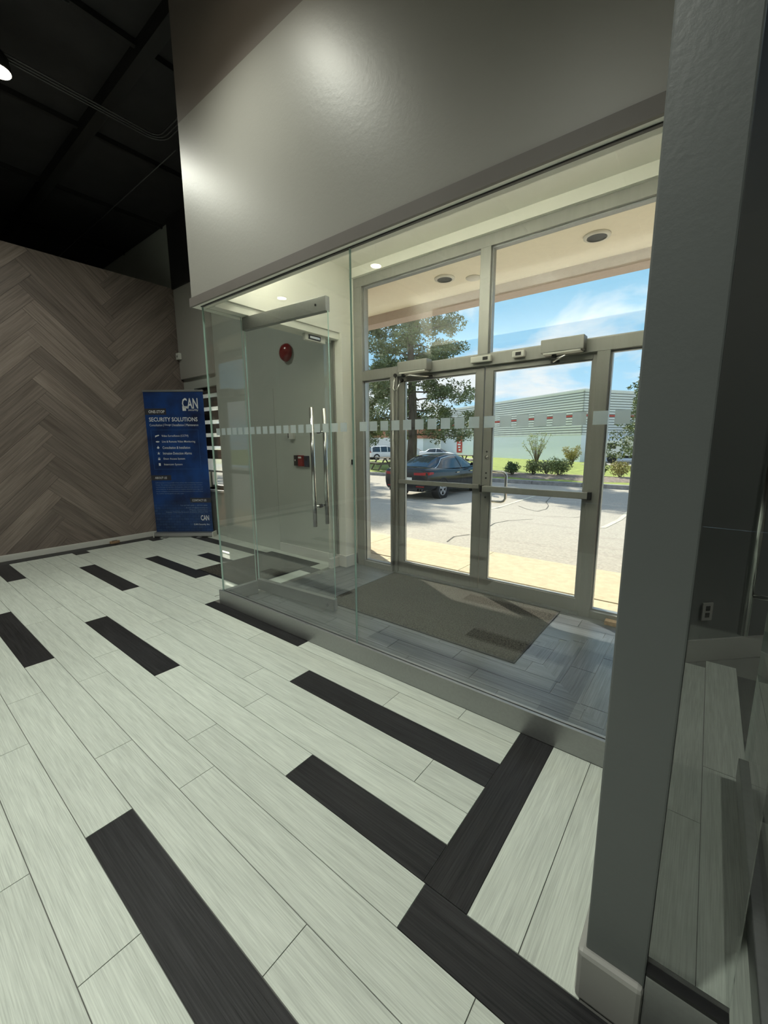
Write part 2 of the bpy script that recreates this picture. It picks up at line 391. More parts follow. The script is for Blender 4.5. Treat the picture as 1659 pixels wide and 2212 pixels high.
for i in range(-1, 12):
    ya, yb = 1.947+VP*i, 1.947+VP*(i+1)
    for j in range(-1, 6):
        off = -3.30+(i*.43 % .62)+.62*j
        q = [(off+.002,max(ya,vy0)+.0015),(off+.618,max(ya,vy0)+.0015),(off+.618,min(yb,vy1)-.0015),(off+.002,min(yb,vy1)-.0015)]
        if q[2][1]-q[0][1] < .01: continue
        q = clip(q, -1, 0, -vx0); q = clip(q, 1, 0, vx1) if len(q) > 2 else q
        for sd_ in 'SN':
            if len(q) < 3: continue
            w = wedge(q, sd_)
            if area(w) > .002: flat_piece('slate_plank', 'tile_slate', vf, w, 0, -.010, 0)
for (xa0, sgn, sd_) in [(-.135, -1, 'E'), (-3.235, 1, 'W')]:
    for i in range(0, 6):
        xa, xb = sorted((xa0+sgn*VP*i, xa0+sgn*VP*(i+1)))
        for j in range(0, 4):
            o0 = 1.87+(i*.37 % .6)+.6*(j-1)
            q = [(xa+.0015,max(o0,vy0)+.002),(xb-.0015,max(o0,vy0)+.002),(xb-.0015,min(o0+.6,vy1)-.002),(xa+.0015,min(o0+.6,vy1)-.002)]
            if q[2][1]-q[0][1] < .01: continue
            w = wedge(q, sd_)
            if area(w) > .002: flat_piece('slate_plank', 'tile_slate', vf, w, R(90), -.010, 0)

# ------------------------------------------------------------------ wood wall (a 3.7 m high screen of herringbone planks)
wl = struct(MB().box(XW-.16, XW-.012, -5.0, 3.33, 0, 3.69).build('wall_left', 'paint_brown', org=(0,0,0)), 'tall screen wall of weathered brown herringbone planks')
HW, HL, HY, HZ = .19, 1.20, 2.44, 2.01
s2 = math.sqrt(.5)
def wall_piece(poly_uv, along_u):
    # u: up to the right, v: up to the left, both at 45 degrees in the wall plane
    yz = [(HY+(u-v)*s2, HZ+(u+v)*s2) for (u, v) in poly_uv]
    yz = clip(yz, 0, -1, -.078)
    for (a, b, c) in [(0,1,3.69), (1,0,3.33), (-1,0,5.0)]:
        if len(yz) > 2: yz = clip(yz, a, b, c)
    if area(yz) < .003: return
    cy = sum(p[0] for p in yz)/len(yz); cz = sum(p[1] for p in yz)/len(yz)
    ang = R(45) if along_u else R(135)
    ca, sa = math.cos(-ang), math.sin(-ang)
    lp = [((p[0]-cy)*ca-(p[1]-cz)*sa, (p[0]-cy)*sa+(p[1]-cz)*ca) for p in yz]
    if sum(lp[i][0]*lp[(i+1)%len(lp)][1]-lp[(i+1)%len(lp)][0]*lp[i][1] for i in range(len(lp))) < 0: lp.reverse()
    d = random.uniform(-.0025, .0015)
    b = MB().prism(lp, -.012, d); me = bpy.data.meshes.new('wall_plank'); me.from_pydata(b.v, [], b.f); me.materials.append(M['wood']); me.update()
    o = bpy.data.objects.new('wall_plank', me); COL.objects.link(o); o.parent = wl
    # local x -> direction in (Y,Z), local z -> +X
    dx = Vector((0, math.cos(ang), math.sin(ang))); dz = Vector((1,0,0)); dy = dz.cross(dx)
    mm = Matrix.Identity(4)
    for r in range(3): mm[r][0], mm[r][1], mm[r][2] = dx[r], dy[r], dz[r]
    mm.translation = (XW, cy, cz); o.matrix_local = mm
g2 = .0012
for band in range(-1, 5):
    for i in range(-24, 26):
        bu, bv = -band*HL, band*HL        # bands step to the left of the first
        u0, v0 = i*HW+bu, i*HW+bv
        wall_piece([(u0+g2,v0+g2),(u0+HL-g2,v0+g2),(u0+HL-g2,v0+HW-g2),(u0+g2,v0+HW-g2)], True)
        wall_piece([(u0+g2,v0+HW+g2),(u0+HW-g2,v0+HW+g2),(u0+HW-g2,v0+HW+HL-g2),(u0+g2,v0+HW+HL-g2)], False)
struct(MB().box(XW-.010, XW+.018, -5.0, 3.25, 0, .076).build('baseboard_left', 'base_white', bevel=.004), 'low white baseboard under the herringbone wall')

# ------------------------------------------------------------------ ceiling and far shell
ce = struct(MB().box(-10.6, 4.6, -6.6, 3.62, 4.62, 4.80).build('ceiling', 'paint_black', org=(0,0,0)), 'black painted open ceiling')
for y in (-4.6, -1.35, 1.90): bx(-10.5, 4.4, y-.05, y+.05, 4.50, 4.62).build('beam', 'beam_black', ce)
for x in (-8.2, -6.8, -5.4, -4.0, -2.6, -1.2): bx(x-.02, x+.02, -6.4, 3.3, 4.57, 4.62).build('rib', 'beam_black', ce)
struct(bx(-10.7, -10.5, -6.6, 3.6, 0, 4.7).build('wall_far_left', 'paint_black'), 'black end wall beyond the herringbone screen')
struct(bx(-10.6, 4.6, -6.7, -6.5, 0, 4.7).build('wall_back', 'paint_brown'), 'dark back wall of the lobby')
struct(bx(4.5, 4.7, -6.6, 4.4, 0, 4.7).build('wall_far_right', 'paint_brown'), 'dark end wall of the side room')

# ------------------------------------------------------------------ bulkhead over the vestibule
wf = MB().box(-3.35, -.13, 1.81, 1.94, 2.52, 3.735, 0); wf.box(-3.35, -.13, 1.81, 1.94, 3.735, 4.62, 1)
wf.box(-3.35, -3.15, 1.94, 3.60, 2.52, 3.735, 2); wf.box(-3.35, -3.15, 1.94, 3.60, 3.735, 4.62, 1)
struct(wf.build('wall_front', ['paint_grey', 'paint_brown', 'paint_white'], org=(0,0,0)), 'satin grey bulkhead above the glass vestibule with dark brown band on top')
hd = struct(MB().box(-3.36, -.13, 1.795, 1.812, 2.462, 2.525).build('trim_1', 'header', org=(0,0,0)), 'taupe header trim along the top of the glass')
struct(MB().box(-3.355, -.13, 1.8125, 1.90, 2.462, 2.519).build('trim_6', 'paint_white', org=(0,0,0)), 'cream underside of the glass header')
struct(MB().box(-3.34, -3.17, 1.90, 3.40, 2.455, 2.518).build('trim_2', 'paint_white', org=(0,0,0)), 'cream header beam over the side door opening')
struct(bx(-3.15, -.125, 1.94, 3.60, 3.165, 3.30).build('ceiling_vestibule', 'paint_white'), 'cream ceiling of the vestibule')
struct(bx(-3.14, -.125, 3.42, 3.455, 3.075, 3.165).build('trim_3', 'paint_white'), 'cream valance above the storefront head')
cv = thing('fill_light', 'added linear fill light on the inner face of the vestibule bulkhead', 'light', (-1.64, 1.99, 2.56))  # unseen fixture added to brighten the vestibule walls and ceiling
MB().box(-3.10, -.18, 1.941, 2.050, 2.560, 2.572).box(-3.10, -.18, 2.042, 2.050, 2.572, 2.660).build('tray', 'paint_white', cv)
bx(-3.06, -.22, 1.965, 2.015, 2.573, 2.585).build('lens', 'fill_lens', cv)
cl_ = bpy.data.lights.new('fill_lamp', 'AREA'); cl_.shape = 'RECTANGLE'; cl_.size = 2.8; cl_.size_y = .05; cl_.energy = FILL_W; cl_.color = (1, .99, .88)
co_ = bpy.data.objects.new('fill_lamp', cl_); COL.objects.link(co_); co_.parent = cv; co_.location = (0, 0, .03); co_.rotation_euler = (R(180), 0, 0)
# pier beside the storefront
struct(MB().box(-3.27, -3.13, 3.28, 3.50, 0, 2.52).box(-3.16, -3.114, 3.44, 3.60, 2.521, 3.2).box(-3.13, -3.116, 3.44, 3.50, 0, 2.52).build('wall_pier', 'paint_white'), 'white pier between side door and storefront')
pb = MB().box(-3.28, -3.116, 3.266, 3.46, 0, .135); struct(pb.build('baseboard_pier', 'base_white', bevel=.004), 'white baseboard round the pier')

# outside wall of the lobby with one window and a flush door
wx0, wx1, wz0, wz1 = -6.30, -5.62, .70, 2.22
wo_ = MB().box(-10.6, wx0, 3.33, 3.60, 0, 4.62, 0)
wo_.box(wx0, wx1, 3.33, 3.60, 0, wz0); wo_.box(wx0, wx1, 3.33, 3.60, wz1, 4.62); wo_.box(wx1, -3.352, 3.302, 3.60, 0, 4.62); wo_.box(-3.352, -3.275, 3.33, 3.60, 0, 2.50)
struct(wo_.build('wall_outside', ['paint_wall'], org=(0,0,0)), 'mid grey outside wall with the striped window blind')
struct(MB().box(XW+.01, wx1+.001, 3.28, 3.329, 2.372, 3.67, 0).build('trim_4', 'paint_grey', org=(0,0,0), bevel=.006), 'light grey bulkhead box above the lobby window')
struct(bx(XW+.01, -3.352, 3.26, 3.329, 3.672, 4.62).build('trim_5', 'paint_black'), 'black painted band above the lobby window wall')
d3 = struct(bx(-5.26, -4.335, 3.2965, 3.3015, .012, 2.065).build('door_3', 'paint_wall'), 'flush grey door in the outside wall')
struct(bx(-4.325, -3.352, 3.284, 3.3015, 0, .115).build('baseboard_outside', 'base_white', bevel=.003), 'white baseboard under the red fire bell')
# window behind the blind
w2 = struct(MB().build('window_2', [], org=(0,0,0)) if False else bx(wx0, wx1, 3.50, 3.53, wz0, wz0+.04).build('window_2', 'frame', org=(0,0,0)), 'lobby window behind the striped blind')
bx(wx0, wx1, 3.50, 3.53, wz1-.04, wz1).build('window_frame', 'frame', w2)
bx(wx0, wx0+.035, 3.50, 3.53, wz0+.04, wz1-.04).build('window_frame', 'frame', w2); bx(wx1-.035, wx1, 3.50, 3.53, wz0+.04, wz1-.04).build('window_frame', 'frame', w2)
bx(wx0+.035, wx1-.035, 3.511, 3.517, wz0+.04, wz1-.04).build('pane', 'glass_store', w2)
bx(wx0-.01, wx1+.01, 3.30, 3.50, wz0-.03, wz0).build('window_sill', 'base_white', w2)

# ------------------------------------------------------------------ right wall end and side room
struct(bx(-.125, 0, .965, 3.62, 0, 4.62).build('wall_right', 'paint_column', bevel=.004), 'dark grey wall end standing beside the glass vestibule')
bb = MB().box(-.141, .0, .948, YG, 0, .150); struct(bb.build('baseboard_right', 'base_grey', bevel=.012), 'tall grey baseboard round the wall end')
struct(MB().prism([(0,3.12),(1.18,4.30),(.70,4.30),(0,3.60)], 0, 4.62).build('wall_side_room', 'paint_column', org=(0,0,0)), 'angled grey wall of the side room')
dg = MB().prism([(.001,3.119),(1.0,4.118),(1.008,4.104),(.001,3.097)], 0, .145); struct(dg.build('baseboard_side_room', 'base_grey'), 'grey baseboard along the angled side room wall')
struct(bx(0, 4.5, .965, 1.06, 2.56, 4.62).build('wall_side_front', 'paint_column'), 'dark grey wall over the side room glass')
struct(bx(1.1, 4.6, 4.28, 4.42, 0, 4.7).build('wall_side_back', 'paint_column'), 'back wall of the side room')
ot = thing('wall_outlet', 'small outlet plate low on the angled side room wall', 'outlet', (.075, 3.18, .28), R(45), local=True)
bx(-.035, .035, -.008, .0, 0, .115).build('plate', 'base_grey', ot); bx(-.014, .014, -.0105, -.008, .02, .05).build('socket', 'black', ot); bx(-.014, .014, -.0105, -.008, .065, .095).build('socket', 'black', ot)
# side room glazing
sg = thing('glass_sidelight', 'narrow dark glass sidelight with low metal rail beside the wall end', 'glass panel', (.075, .975, 0))
b_ = MB().box(.001, .145, .968, .980, .19, 2.56); b_.build('pane', 'glass', sg)
bx(.001, .147, .955, .993, 0, .195).build('bottom_rail', 'alu', sg, bevel=.004); bx(.001, .147, .955, .993, .195, .205).build('gasket', 'black', sg)
def glass_leaf(root, L, ztop, hz0, hz1, hpos, zr0=.03, zr1=.13, topr=.105):
    """leaf along local +x from the hinge at the origin; thin in local y"""
    b = MB().box(0, L, -.006, .006, zr1-.01, ztop-topr+.01, 0)
    o = b.build('pane', ['glass', 'glass_edge'], root)
    for i in (3, 5): o.data.polygons[i].material_index = 1
    r = bx(0, L, -.022, .022, zr0, zr1).build('bottom_rail', 'alu', root, bevel=.003)
    MB().lathe([(.0,0),(.012,0),(.012,-.006),(.0,-.007)], (L-.07,-.022,zr0+.04), 'y', 12).build('lock', 'steel', r)
    t = bx(0, L, -.022, .022, ztop-topr, ztop).build('top_rail', 'alu', root, bevel=.003)
    MB().lathe([(.0,0),(.008,0),(.008,-.004),(.0,-.005)], (L-.10,-.022,ztop-.05), 'y', 10).build('bolt', 'black', t)
    for sgn in (-1, 1):
        h = MB().tube([(hpos,sgn*.072,hz0),(hpos,sgn*.072,hz1)], .0165, 14).build('pull_handle', 'steel', root, smooth=True)
    for z in (hz0+.16, hz1-.18):
        MB().tube([(hpos,-.072,z),(hpos,.072,z)], .009, 10).build('standoff', 'steel', root, smooth=True)
        MB().tube([(hpos,-.012,z),(hpos,.012,z)], .016, 12).build('washer', 'black', root)
g1 = thing('glass_door', 'frameless glass door standing open into the side room', 'door', (.235, .99, 0), R(90), local=True)
glass_leaf(g1, 1.09, 2.54, .66, 1.75, 1.03, .02, .11)

# ------------------------------------------------------------------ glass vestibule: front partition
gp = thing('glass_partition', 'long frameless glass partition in a metal floor channel with frosted squares', 'glass partition', (-1.7, 1.845, 0))
for (a, b) in [(-3.262, -1.684), (-1.680, -.126)]:
    o = MB().box(a, b, 1.839, 1.851, .115, 2.462).build('pane', ['glass', 'glass_edge'], gp)
    for i in (3, 5): o.data.polygons[i].material_index = 1
bc = bx(-3.292, -.126, YG, 1.838, 0, .125).build('base_channel', 'alu', gp, bevel=.002)
bx(-3.292, -.126, 1.838, 1.852, 0, .112).build('channel_groove', 'rubber', bc)
bx(-3.292, -.126, 1.852, 1.868, 0, .122).build('channel_back', 'alu', bc, bevel=.002)
bx(-3.27, -.126, 1.836, 1.854, 2.456, 2.4615).build('head_channel', 'black', gp)
sqm = bx(-.0265, .0265, -.0006, .0006, 0, .053)
first = None
for i in range(38):
    x = -.2805-.0775*i
    if abs(x+1.682) < .028: continue
    if first is None:
        first = bx(x-.0265, x+.0265, 1.8376, 1.8386, 1.463, 1.516).build('frosted_square', 'frost', gp, org=(x,1.838,1.463))
    else:
        c = first.copy(); COL.objects.link(c); c.location = Vector((x,1.838,1.463))-ORG[gp.name]
# side panel, side door and sidelight on the lobby side
gs = thing('glass_side_panel', 'narrow glass panel returning from the vestibule corner to the side door', 'glass panel', (-3.262, 2.0, 0))
o = MB().box(-3.268, -3.256, 1.852, 2.185, .115, 2.455).build('pane', ['glass', 'glass_edge'], gs)
for i in (2, 4): o.data.polygons[i].material_index = 1
bx(-3.284, -3.240, 1.870, 2.185, 0, .118).build('base_channel', 'alu', gs, bevel=.002)
g2d = thing('glass_door', 'frameless glass door swung open into the vestibule with tall steel handles', 'door', (-3.262, 2.214, 0), R(4.0), local=True)
glass_leaf(g2d, .955, 2.452, .735, 1.665, .825)
gl = thing('glass_sidelight', 'slim glass sidelight between side door and white pier', 'glass panel', (-3.25, 3.21, 0))
MB().box(-3.256, -3.244, 3.135, 3.278, .105, 2.454).build('pane', 'glass', gl)
bx(-3.272, -3.228, 3.135, 3.264, 0, .110).build('base_channel', 'base_white', gl, bevel=.002)
bx(-3.265, -3.235, 3.262, 3.279, .138, 2.454).build('jamb', 'frame', gl)

# ------------------------------------------------------------------ storefront
fy0, fy1 = 3.455, 3.565
sf = struct(bx(-3.115, -.126, fy0, fy1, 2.985, 3.075).build('window_1', 'frame', org=(0,0,0)), 'anodised storefront frame with two transom lights and sidelights')
def fr(x0, x1, z0, z1, n): return bx(x0, x1, fy0, fy1, z0, z1).build(n, 'frame', sf, bevel=.003)
fr(-3.115, -3.005, 0, 2.985, 'jamb'); fr(-.205, -.126, 0, 2.985, 'jamb')
fr(-2.635, -2.545, 0, 2.045, 'mullion'); fr(-.728, -.640, 0, 2.045, 'mullion')
fr(-3.005, -.205, 2.045, 2.14, 'transom_bar'); fr(-1.678, -1.585, 2.14, 2.985, 'mullion')
fr(-3.005, -2.635, 0, .062, 'sill'); fr(-.640, -.205, 0, .062, 'sill')
bx(-2.545, -.728, 3.46, 3.56, 0, .014).build('threshold', 'alu', sf)
for (a, b, c, d) in [(-3.005,-1.678,2.14,2.985), (-1.585,-.205,2.14,2.985), (-3.005,-2.635,.062,2.045), (-.640,-.205,.062,2.045)]:
    bx(a, b, 3.505, 3.511, c, d).build('pane', 'glass_store', sf)
    for (p, q, r_, s_) in [(a,a+.012,c,d), (b-.012,b,c,d), (a+.012,b-.012,c,c+.012), (a+.012,b-.012,d-.012,d)]:
        bx(p, q, 3.485, 3.531, r_, s_).build('glazing_bead', 'alu', sf)
def store_door(name, x0, x1, sl, sr, label, zt):
    """x0..x1 leaf, sl/sr stile widths"""
    y0, y1 = 3.485, 3.530
    d = struct(bx(x0, x0+sl, y0, y1, .018, 2.040).build(name, 'frame', org=(0,0,0)), label)
    bx(x1-sr, x1, y0, y1, .018, 2.040).build('stile', 'frame', d, bevel=.003)
    bx(x0+sl, x1-sr, y0, y1, zt, 2.040).build('top_rail', 'frame', d)
    bx(x0+sl, x1-sr, y0, y1, .018, .128).build('bottom_rail', 'frame', d)
    bx(x0+sl, x1-sr, 3.505, 3.511, .128, zt).build('pane', 'glass_store', d)
    a, b = x0+sl, x1-sr
    for (p, q, r_, s_) in [(a,a+.009,.128,zt), (b-.009,b,.128,zt), (a+.009,b-.009,.128,.137), (a+.009,b-.009,zt-.009,zt)]:
        bx(p, q, 3.495, 3.521, r_, s_).build('glazing_bead', 'alu', d)
    return d
da = store_door('door_1', -2.543, -1.622, .065, .080, 'storefront door leaf with flat push rail', 2.0)
bx(-2.53, -1.63, 3.455, 3.485, .975, 1.015).build('push_rail', 'frame', da, bevel=.003)
db = store_door('door_2', -1.612, -.730, .074, .030, 'storefront door leaf with panic bar', 2.0)
pn = bx(-1.585, -.715, 3.425, 3.482, .955, 1.008).build('panic_bar', 'frame', db, bevel=.004)
bx(-1.605, -1.585, 3.423, 3.484, .953, 1.010).build('end_cap', 'black', pn); bx(-.715, -.690, 3.423, 3.484, .953, 1.010).build('end_cap', 'black', pn)
MB().tube([(-1.575,3.532,1.128),(-1.575,3.585,1.128),(-1.47,3.60,1.128),(-1.445,3.60,1.118),(-1.432,3.60,1.095),(-1.432,3.60,.885),(-1.445,3.60,.862),(-1.47,3.60,.852),(-1.575,3.585,.852),(-1.575,3.532,.852)], .0125, 10).build('pull_handle', 'steel', db, smooth=True)
MB().lathe([(.0,0),(.017,0),(.017,-.006),(.006,-.008),(.006,-.014),(.0,-.015)], (-1.572,3.485,1.262), 'y', 14).build('lock_cylinder', 'steel', db, smooth=True)
for z in (1.31, 1.12, 1.075, .90): MB().lathe([(.0,0),(.008,0),(.008,-.003),(.0,-.004)], (-1.574,3.485,z), 'y', 10).build('screw', 'black', db)

# door gear on the storefront
def operator(x0, x1, label, arm):
    t = thing('door_operator', label, 'door operator', ((x0+x1)/2, 3.41, 2.06), group='door operators on the transom bar')
    bx(x0, x1, 3.36, 3.4545, 2.062, 2.160).build('housing', 'frame', t, bevel=.006)
    bx(x0+.02, x1-.02, 3.362, 3.45, 2.052, 2.062).build('underside', 'white_plastic', t)
    MB().lathe([(.0,0),(.018,0),(.018,-.03),(.0,-.03)], (arm[0][0],3.41,2.054), 'z', 12).build('spindle', 'black', t)
    MB().tube(arm, .007, 8).build('arm', 'steel', t, smooth=True)
    bx(arm[-1][0]-.03, arm[-1][0]+.03, 3.466, 3.4845, 2.003, 2.022).build('arm_bracket', 'black', t)
operator(-2.475, -2.14, 'long door operator box over the leaf with the push rail', [(-2.44,3.41,2.03),(-2.33,3.36,2.025),(-2.17,3.47,2.013)])
operator(-1.11, -.80, 'long door operator box over the leaf with the panic bar', [(-1.02,3.41,2.03),(-.93,3.37,2.03),(-1.02,3.40,2.0),(-1.03,3.472,2.012)])
def sensor(x0, x1, label):
    t = thing('motion_sensor', label, 'sensor', ((x0+x1)/2, 3.44, 2.07), group='motion sensors on the transom bar')
    bx(x0, x1, 3.415, 3.4545, 2.072, 2.122).build('case', 'white_plastic', t, bevel=.006)
    bx(x1-.07, x1-.025, 3.412, 3.415, 2.084, 2.110).build('lens', 'black', t)
sensor(-1.726, -1.54, 'cream sensor box over the meeting stiles of the storefront doors')
sensor(-1.355, -1.255, 'short cream sensor box between meeting stiles and door operator')
cb_ = thing('door_loop', 'steel cable loop bridging mullion and storefront door leaf', 'cable', (-2.54, 3.45, 1.9))
MB().tube([(-2.565,3.453,2.055),(-2.572,3.44,1.99),(-2.575,3.43,1.93),(-2.553,3.425,1.905),(-2.522,3.425,1.915),(-2.508,3.44,1.965),(-2.505,3.485,2.005)], .006, 8).build('cable', 'steel', cb_, smooth=True)
for (x, y, z) in [(-2.565,3.4545,2.058), (-2.505,3.4845,2.008)]: MB().lathe([(.0,0),(.018,0),(.018,-.012),(.0,-.012)], (x,y,z), 'y', 12).build('end_cap', 'black', cb_)
tag(MB().tube([(-2.585,3.440,.02),(-2.585,3.440,2.0)], .0145, 12).build('conduit', 'frame', smooth=True), 'slim vertical conduit on the mullion beside the push rail leaf', 'conduit')
tag(MB().prism([(-.52,3.395),(-.40,3.395),(-.40,3.452),(-.52,3.452)], 0, .035).build('wooden_block', 'bark', bevel=.003), 'small wooden block on the floor below the storefront sidelight', 'block')
M['bark_light'] = mat('raw softwood', (.42, .28, .16), .8, var=.3, vscale=(30, 6, 30)); bpy.data.objects['wooden_block'].data.materials[0] = M['bark_light']
db2 = thing('exit_button', 'small white and grey exit button on the white pier', 'button', (-3.13, 3.40, 1.17))
bx(-3.13, -3.122, 3.372, 3.418, 1.14, 1.225).build('plate', 'white_plastic', db2, bevel=.002); bx(-3.122, -3.114, 3.384, 3.408, 1.155, 1.21).build('push_pad', 'black', db2)

# ------------------------------------------------------------------ things on the outside wall
fa = thing('fire_bell', 'round glossy red fire bell on the grey wall', 'fire bell', (-4.07, 3.33, 2.45))
MB().lathe([(.0,-.088),(.03,-.085),(.062,-.074),(.088,-.056),(.102,-.030),(.104,-.020),(.0,-.020)], (-4.03,3.3013,2.44), 'y', 28).build('dome', 'red', fa, smooth=True)
bx(-4.08, -3.98, 3.280, 3.3013, 2.39, 2.49).build('back_box', 'red', fa)
cr_ = thing('card_reader', 'white card reader with dark blue edge on the grey wall', 'card reader', (-4.0, 3.32, 1.45))
bx(-4.03, -3.955, 3.262, 3.3013, 1.44, 1.60).build('case', 'white_plastic', cr_, bevel=.004); bx(-4.052, -4.032, 3.267, 3.3013, 1.455, 1.585).build('blue_edge', 'black', cr_)
ps = thing('fire_pull_station', 'small dark red fire pull station on the grey wall', 'pull station', (-3.85, 3.32, 1.12))
bx(-3.885, -3.805, 3.267, 3.3013, 1.12, 1.25).build('case', 'red', ps, bevel=.004); bx(-3.868, -3.822, 3.260, 3.267, 1.215, 1.235).build('pull_handle', 'white_plastic', ps)
kp = thing('wall_keypad', 'black keypad beside the red pull station', 'keypad', (-3.94, 3.32, 1.12))
bx(-3.965, -3.905, 3.272, 3.3013, 1.125, 1.25).build('case', 'black', kp, bevel=.003); bx(-3.945, -3.930, 3.269, 3.272, 1.18, 1.20).build('indicator', 'white_plastic', kp)
k2 = thing('wall_panel', 'dark blue access panel between pull station and side door', 'panel', (-3.74, 3.32, 1.12))
M['blue_dark'] = mat('dark blue plastic', (.02, .03, .06), .4)
bx(-3.785, -3.715, 3.277, 3.3013, 1.115, 1.245).build('case', 'blue_dark', k2, bevel=.003); bx(-3.772, -3.728, 3.274, 3.277, 1.19, 1.23).build('screen', 'black', k2)
ml = thing('magnetic_lock', 'white magnetic door lock under the cream header beam', 'lock', (-3.23, 3.0, 2.38))
bx(-3.262, -3.215, 2.865, 3.13, 2.392, 2.4545).build('housing', 'white_plastic', ml, bevel=.003); bx(-3.215, -3.209, 2.90, 3.06, 2.403, 2.445).build('armature', 'black', ml); bx(-3.209, -3.206, 2.915, 3.045, 2.414, 2.434).build('face_plate', 'steel', ml)
wb = thing('wall_sensor', 'small white detector box on the side of the light grey bulkhead', 'sensor', (-6.55, 3.255, 2.68))
bx(-6.588, -6.50, 3.235, 3.2795, 2.66, 2.755).build('case', 'white_plastic', wb, bevel=.004); bx(-6.56, -6.53, 3.232, 3.235, 2.69, 2.72).build('lens', 'frame', wb)
# the zebra blind
zb = thing('zebra_blind', 'roller blind of alternating white and dark bands in the lobby window', 'blind', (-5.96, 3.42, .75))
M['band_dark'] = mat('dark brown blind fabric', (.06, .05, .045), .9, var=.1, vscale=(60, 60, 60)); M['band_sheer'] = sheermat('sheer white blind fabric', (.95, .94, .90), .55, .75)
bx(wx0+.005, wx1-.005, 3.38, 3.46, 2.135, 2.215).build('cassette', 'band_dark', zb, bevel=.006)
z = 2.135
for i in range(8):
    for (h, mname, nm) in ((.058, 'band_sheer', 'sheer_band'), (.137, 'band_dark', 'dark_band')):
        if z-h < .97: continue
        bx(wx0+.012, wx1-.012, 3.418, 3.421, z-h, z).build(nm, mname, zb); z -= h
bx(wx0+.012, wx1-.012, 3.410, 3.430, z-.03, z).build('bottom_rail', 'white_plastic', zb, bevel=.004)

# ------------------------------------------------------------------ mats
def mat_thing(label, x0, x1, y0, y1, rub):
    t = thing('floor_mat', label, 'mat', ((x0+x1)/2, (y0+y1)/2, 0))
    bx(x0, x1, y0, y1, .0005, .006).build('rubber_edge', 'rubber', t)
    nx, ny = 44, 28; b = MB(); vs = []
    for j in range(ny+1):
        for i in range(nx+1):
            x = x0+rub+(x1-x0-2*rub)*i/nx; y = y0+rub+(y1-y0-2*rub)*j/ny
            ed = 0 if i in (0, nx) or j in (0, ny) else 1
            vs.append((x+random.uniform(-.002,.002), y+random.uniform(-.002,.002), .006+ed*(.006+random.uniform(0,.002))))
    fs = [(j*(nx+1)+i, j*(nx+1)+i+1, (j+1)*(nx+1)+i+1, (j+1)*(nx+1)+i) for j in range(ny) for i in range(nx)]
    b.add(vs, fs); b.build('carpet', 'carpet', t, smooth=True)
mat_thing('charcoal carpet mat inside the storefront doors', -2.58, -.855, 2.42, 3.445, .012)
mat_thing('charcoal carpet mat on the lobby side of the glass side door', -4.40, -3.50, 2.21, 3.02, .012)

wbk = thing('wall_block', 'small brown block lying against the white baseboard of the herringbone wall', 'block', (-6.555, 2.12, 0))
MB().prism([(-6.580,2.06),(-6.545,2.06),(-6.530,2.12),(-6.545,2.18),(-6.580,2.18)], .0, .034).build('block', 'bark_light', wbk, bevel=.004); bx(-6.575, -6.545, 2.09, 2.15, .034, .040).build('cap', 'bark', wbk)
fsp = thing('floor_strike', 'small bright strike plate in the slate floor by the side door', 'strike plate', (-3.205, 2.95, 0))
bx(-3.225, -3.185, 2.915, 2.985, 0, .003).build('plate', 'steel', fsp); bx(-3.212, -3.198, 2.94, 2.96, .003, .0036).build('keeper', 'black', fsp)

# ------------------------------------------------------------------ lobby lamps and conduits
def lamp(x, y, label, w=1.0, cone=136):
    t = thing('ceiling_lamp', label, 'lamp', (x, y, 4.24), group='lobby ceiling lamps')
    MB().lathe([(.0,4.62),(.012,4.62),(.012,4.40),(.05,4.38),(.075,4.34),(.085,4.25),(.080,4.245),(.0,4.245)], (x,y,0), 'z', 20).build('housing', 'beam_black', t, smooth=True)
    MB().lathe([(.0,4.232),(.050,4.234),(.080,4.240),(.080,4.2445),(.0,4.2445)], (x,y,0), 'z', 20).build('lens', 'lens', t)
    ld = bpy.data.lights.new('lamp_light', 'SPOT'); ld.energy = LAMP_W*w; ld.shadow_soft_size = .07; ld.spot_size = R(cone); ld.spot_blend = 1.0; ld.color = (.97, 1, .89)
    lo = bpy.data.objects.new('lamp_light', ld); COL.objects.link(lo); lo.parent = t; lo.location = (0,0,-.012)
for (x, y, lab, w) in [(-4.62,1.08,'lit ceiling lamp beside the triple conduit run', 0.44), (-2.5,1.02,'lit ceiling lamp close to the grey bulkhead', 0.38), (-4.62,-2.0,'lit ceiling lamp further along the triple conduit run, away from the bulkhead', 0.40),
                    (-1.0,-.8,'added fill lamp over the lobby facing the long glass partition', 1.05), (-7.05,-2.0,'lit ceiling lamp above the top of the herringbone wall', 0.6), (2.0,2.3,'added fill lamp in the side room behind the dark glass', 0.30)]:  # partition and side room lamps are added fill, out of view
    lamp(x, y, lab, w, 168 if (x, y) == (-4.62, 1.08) else 136)
for i in range(3):
    d = .035*i; r0 = .10
    pts = [(-4.70+d, -6.0, 4.40), (-4.70+d, 2.22+d*0, 4.40)]
    for a in range(1, 7):
        t = R(90)*a/6; pts.append((-4.70+d+r0*(1-math.cos(t))+.0, 2.22+r0*math.sin(t)-d*(1-math.cos(t))*0, 4.40))
    pts = [(-4.70+d, -6.0, 4.40)]+[(-4.70+d+(.16-d)*(1-math.cos(R(90)*a/6)), 2.20+(.16-d)*math.sin(R(90)*a/6), 4.40) for a in range(0, 7)]+[(-3.36, 2.36-d, 4.40)]
    tag(MB().tube(pts, .007, 8).build('ceiling_conduit', 'conduit_dark', smooth=True), ['outermost thin conduit of the triple run that bends under the black ceiling', 'middle thin conduit of the triple run that bends under the black ceiling', 'innermost thin conduit of the triple run that bends under the black ceiling'][i], 'conduit', 'triple conduit run')
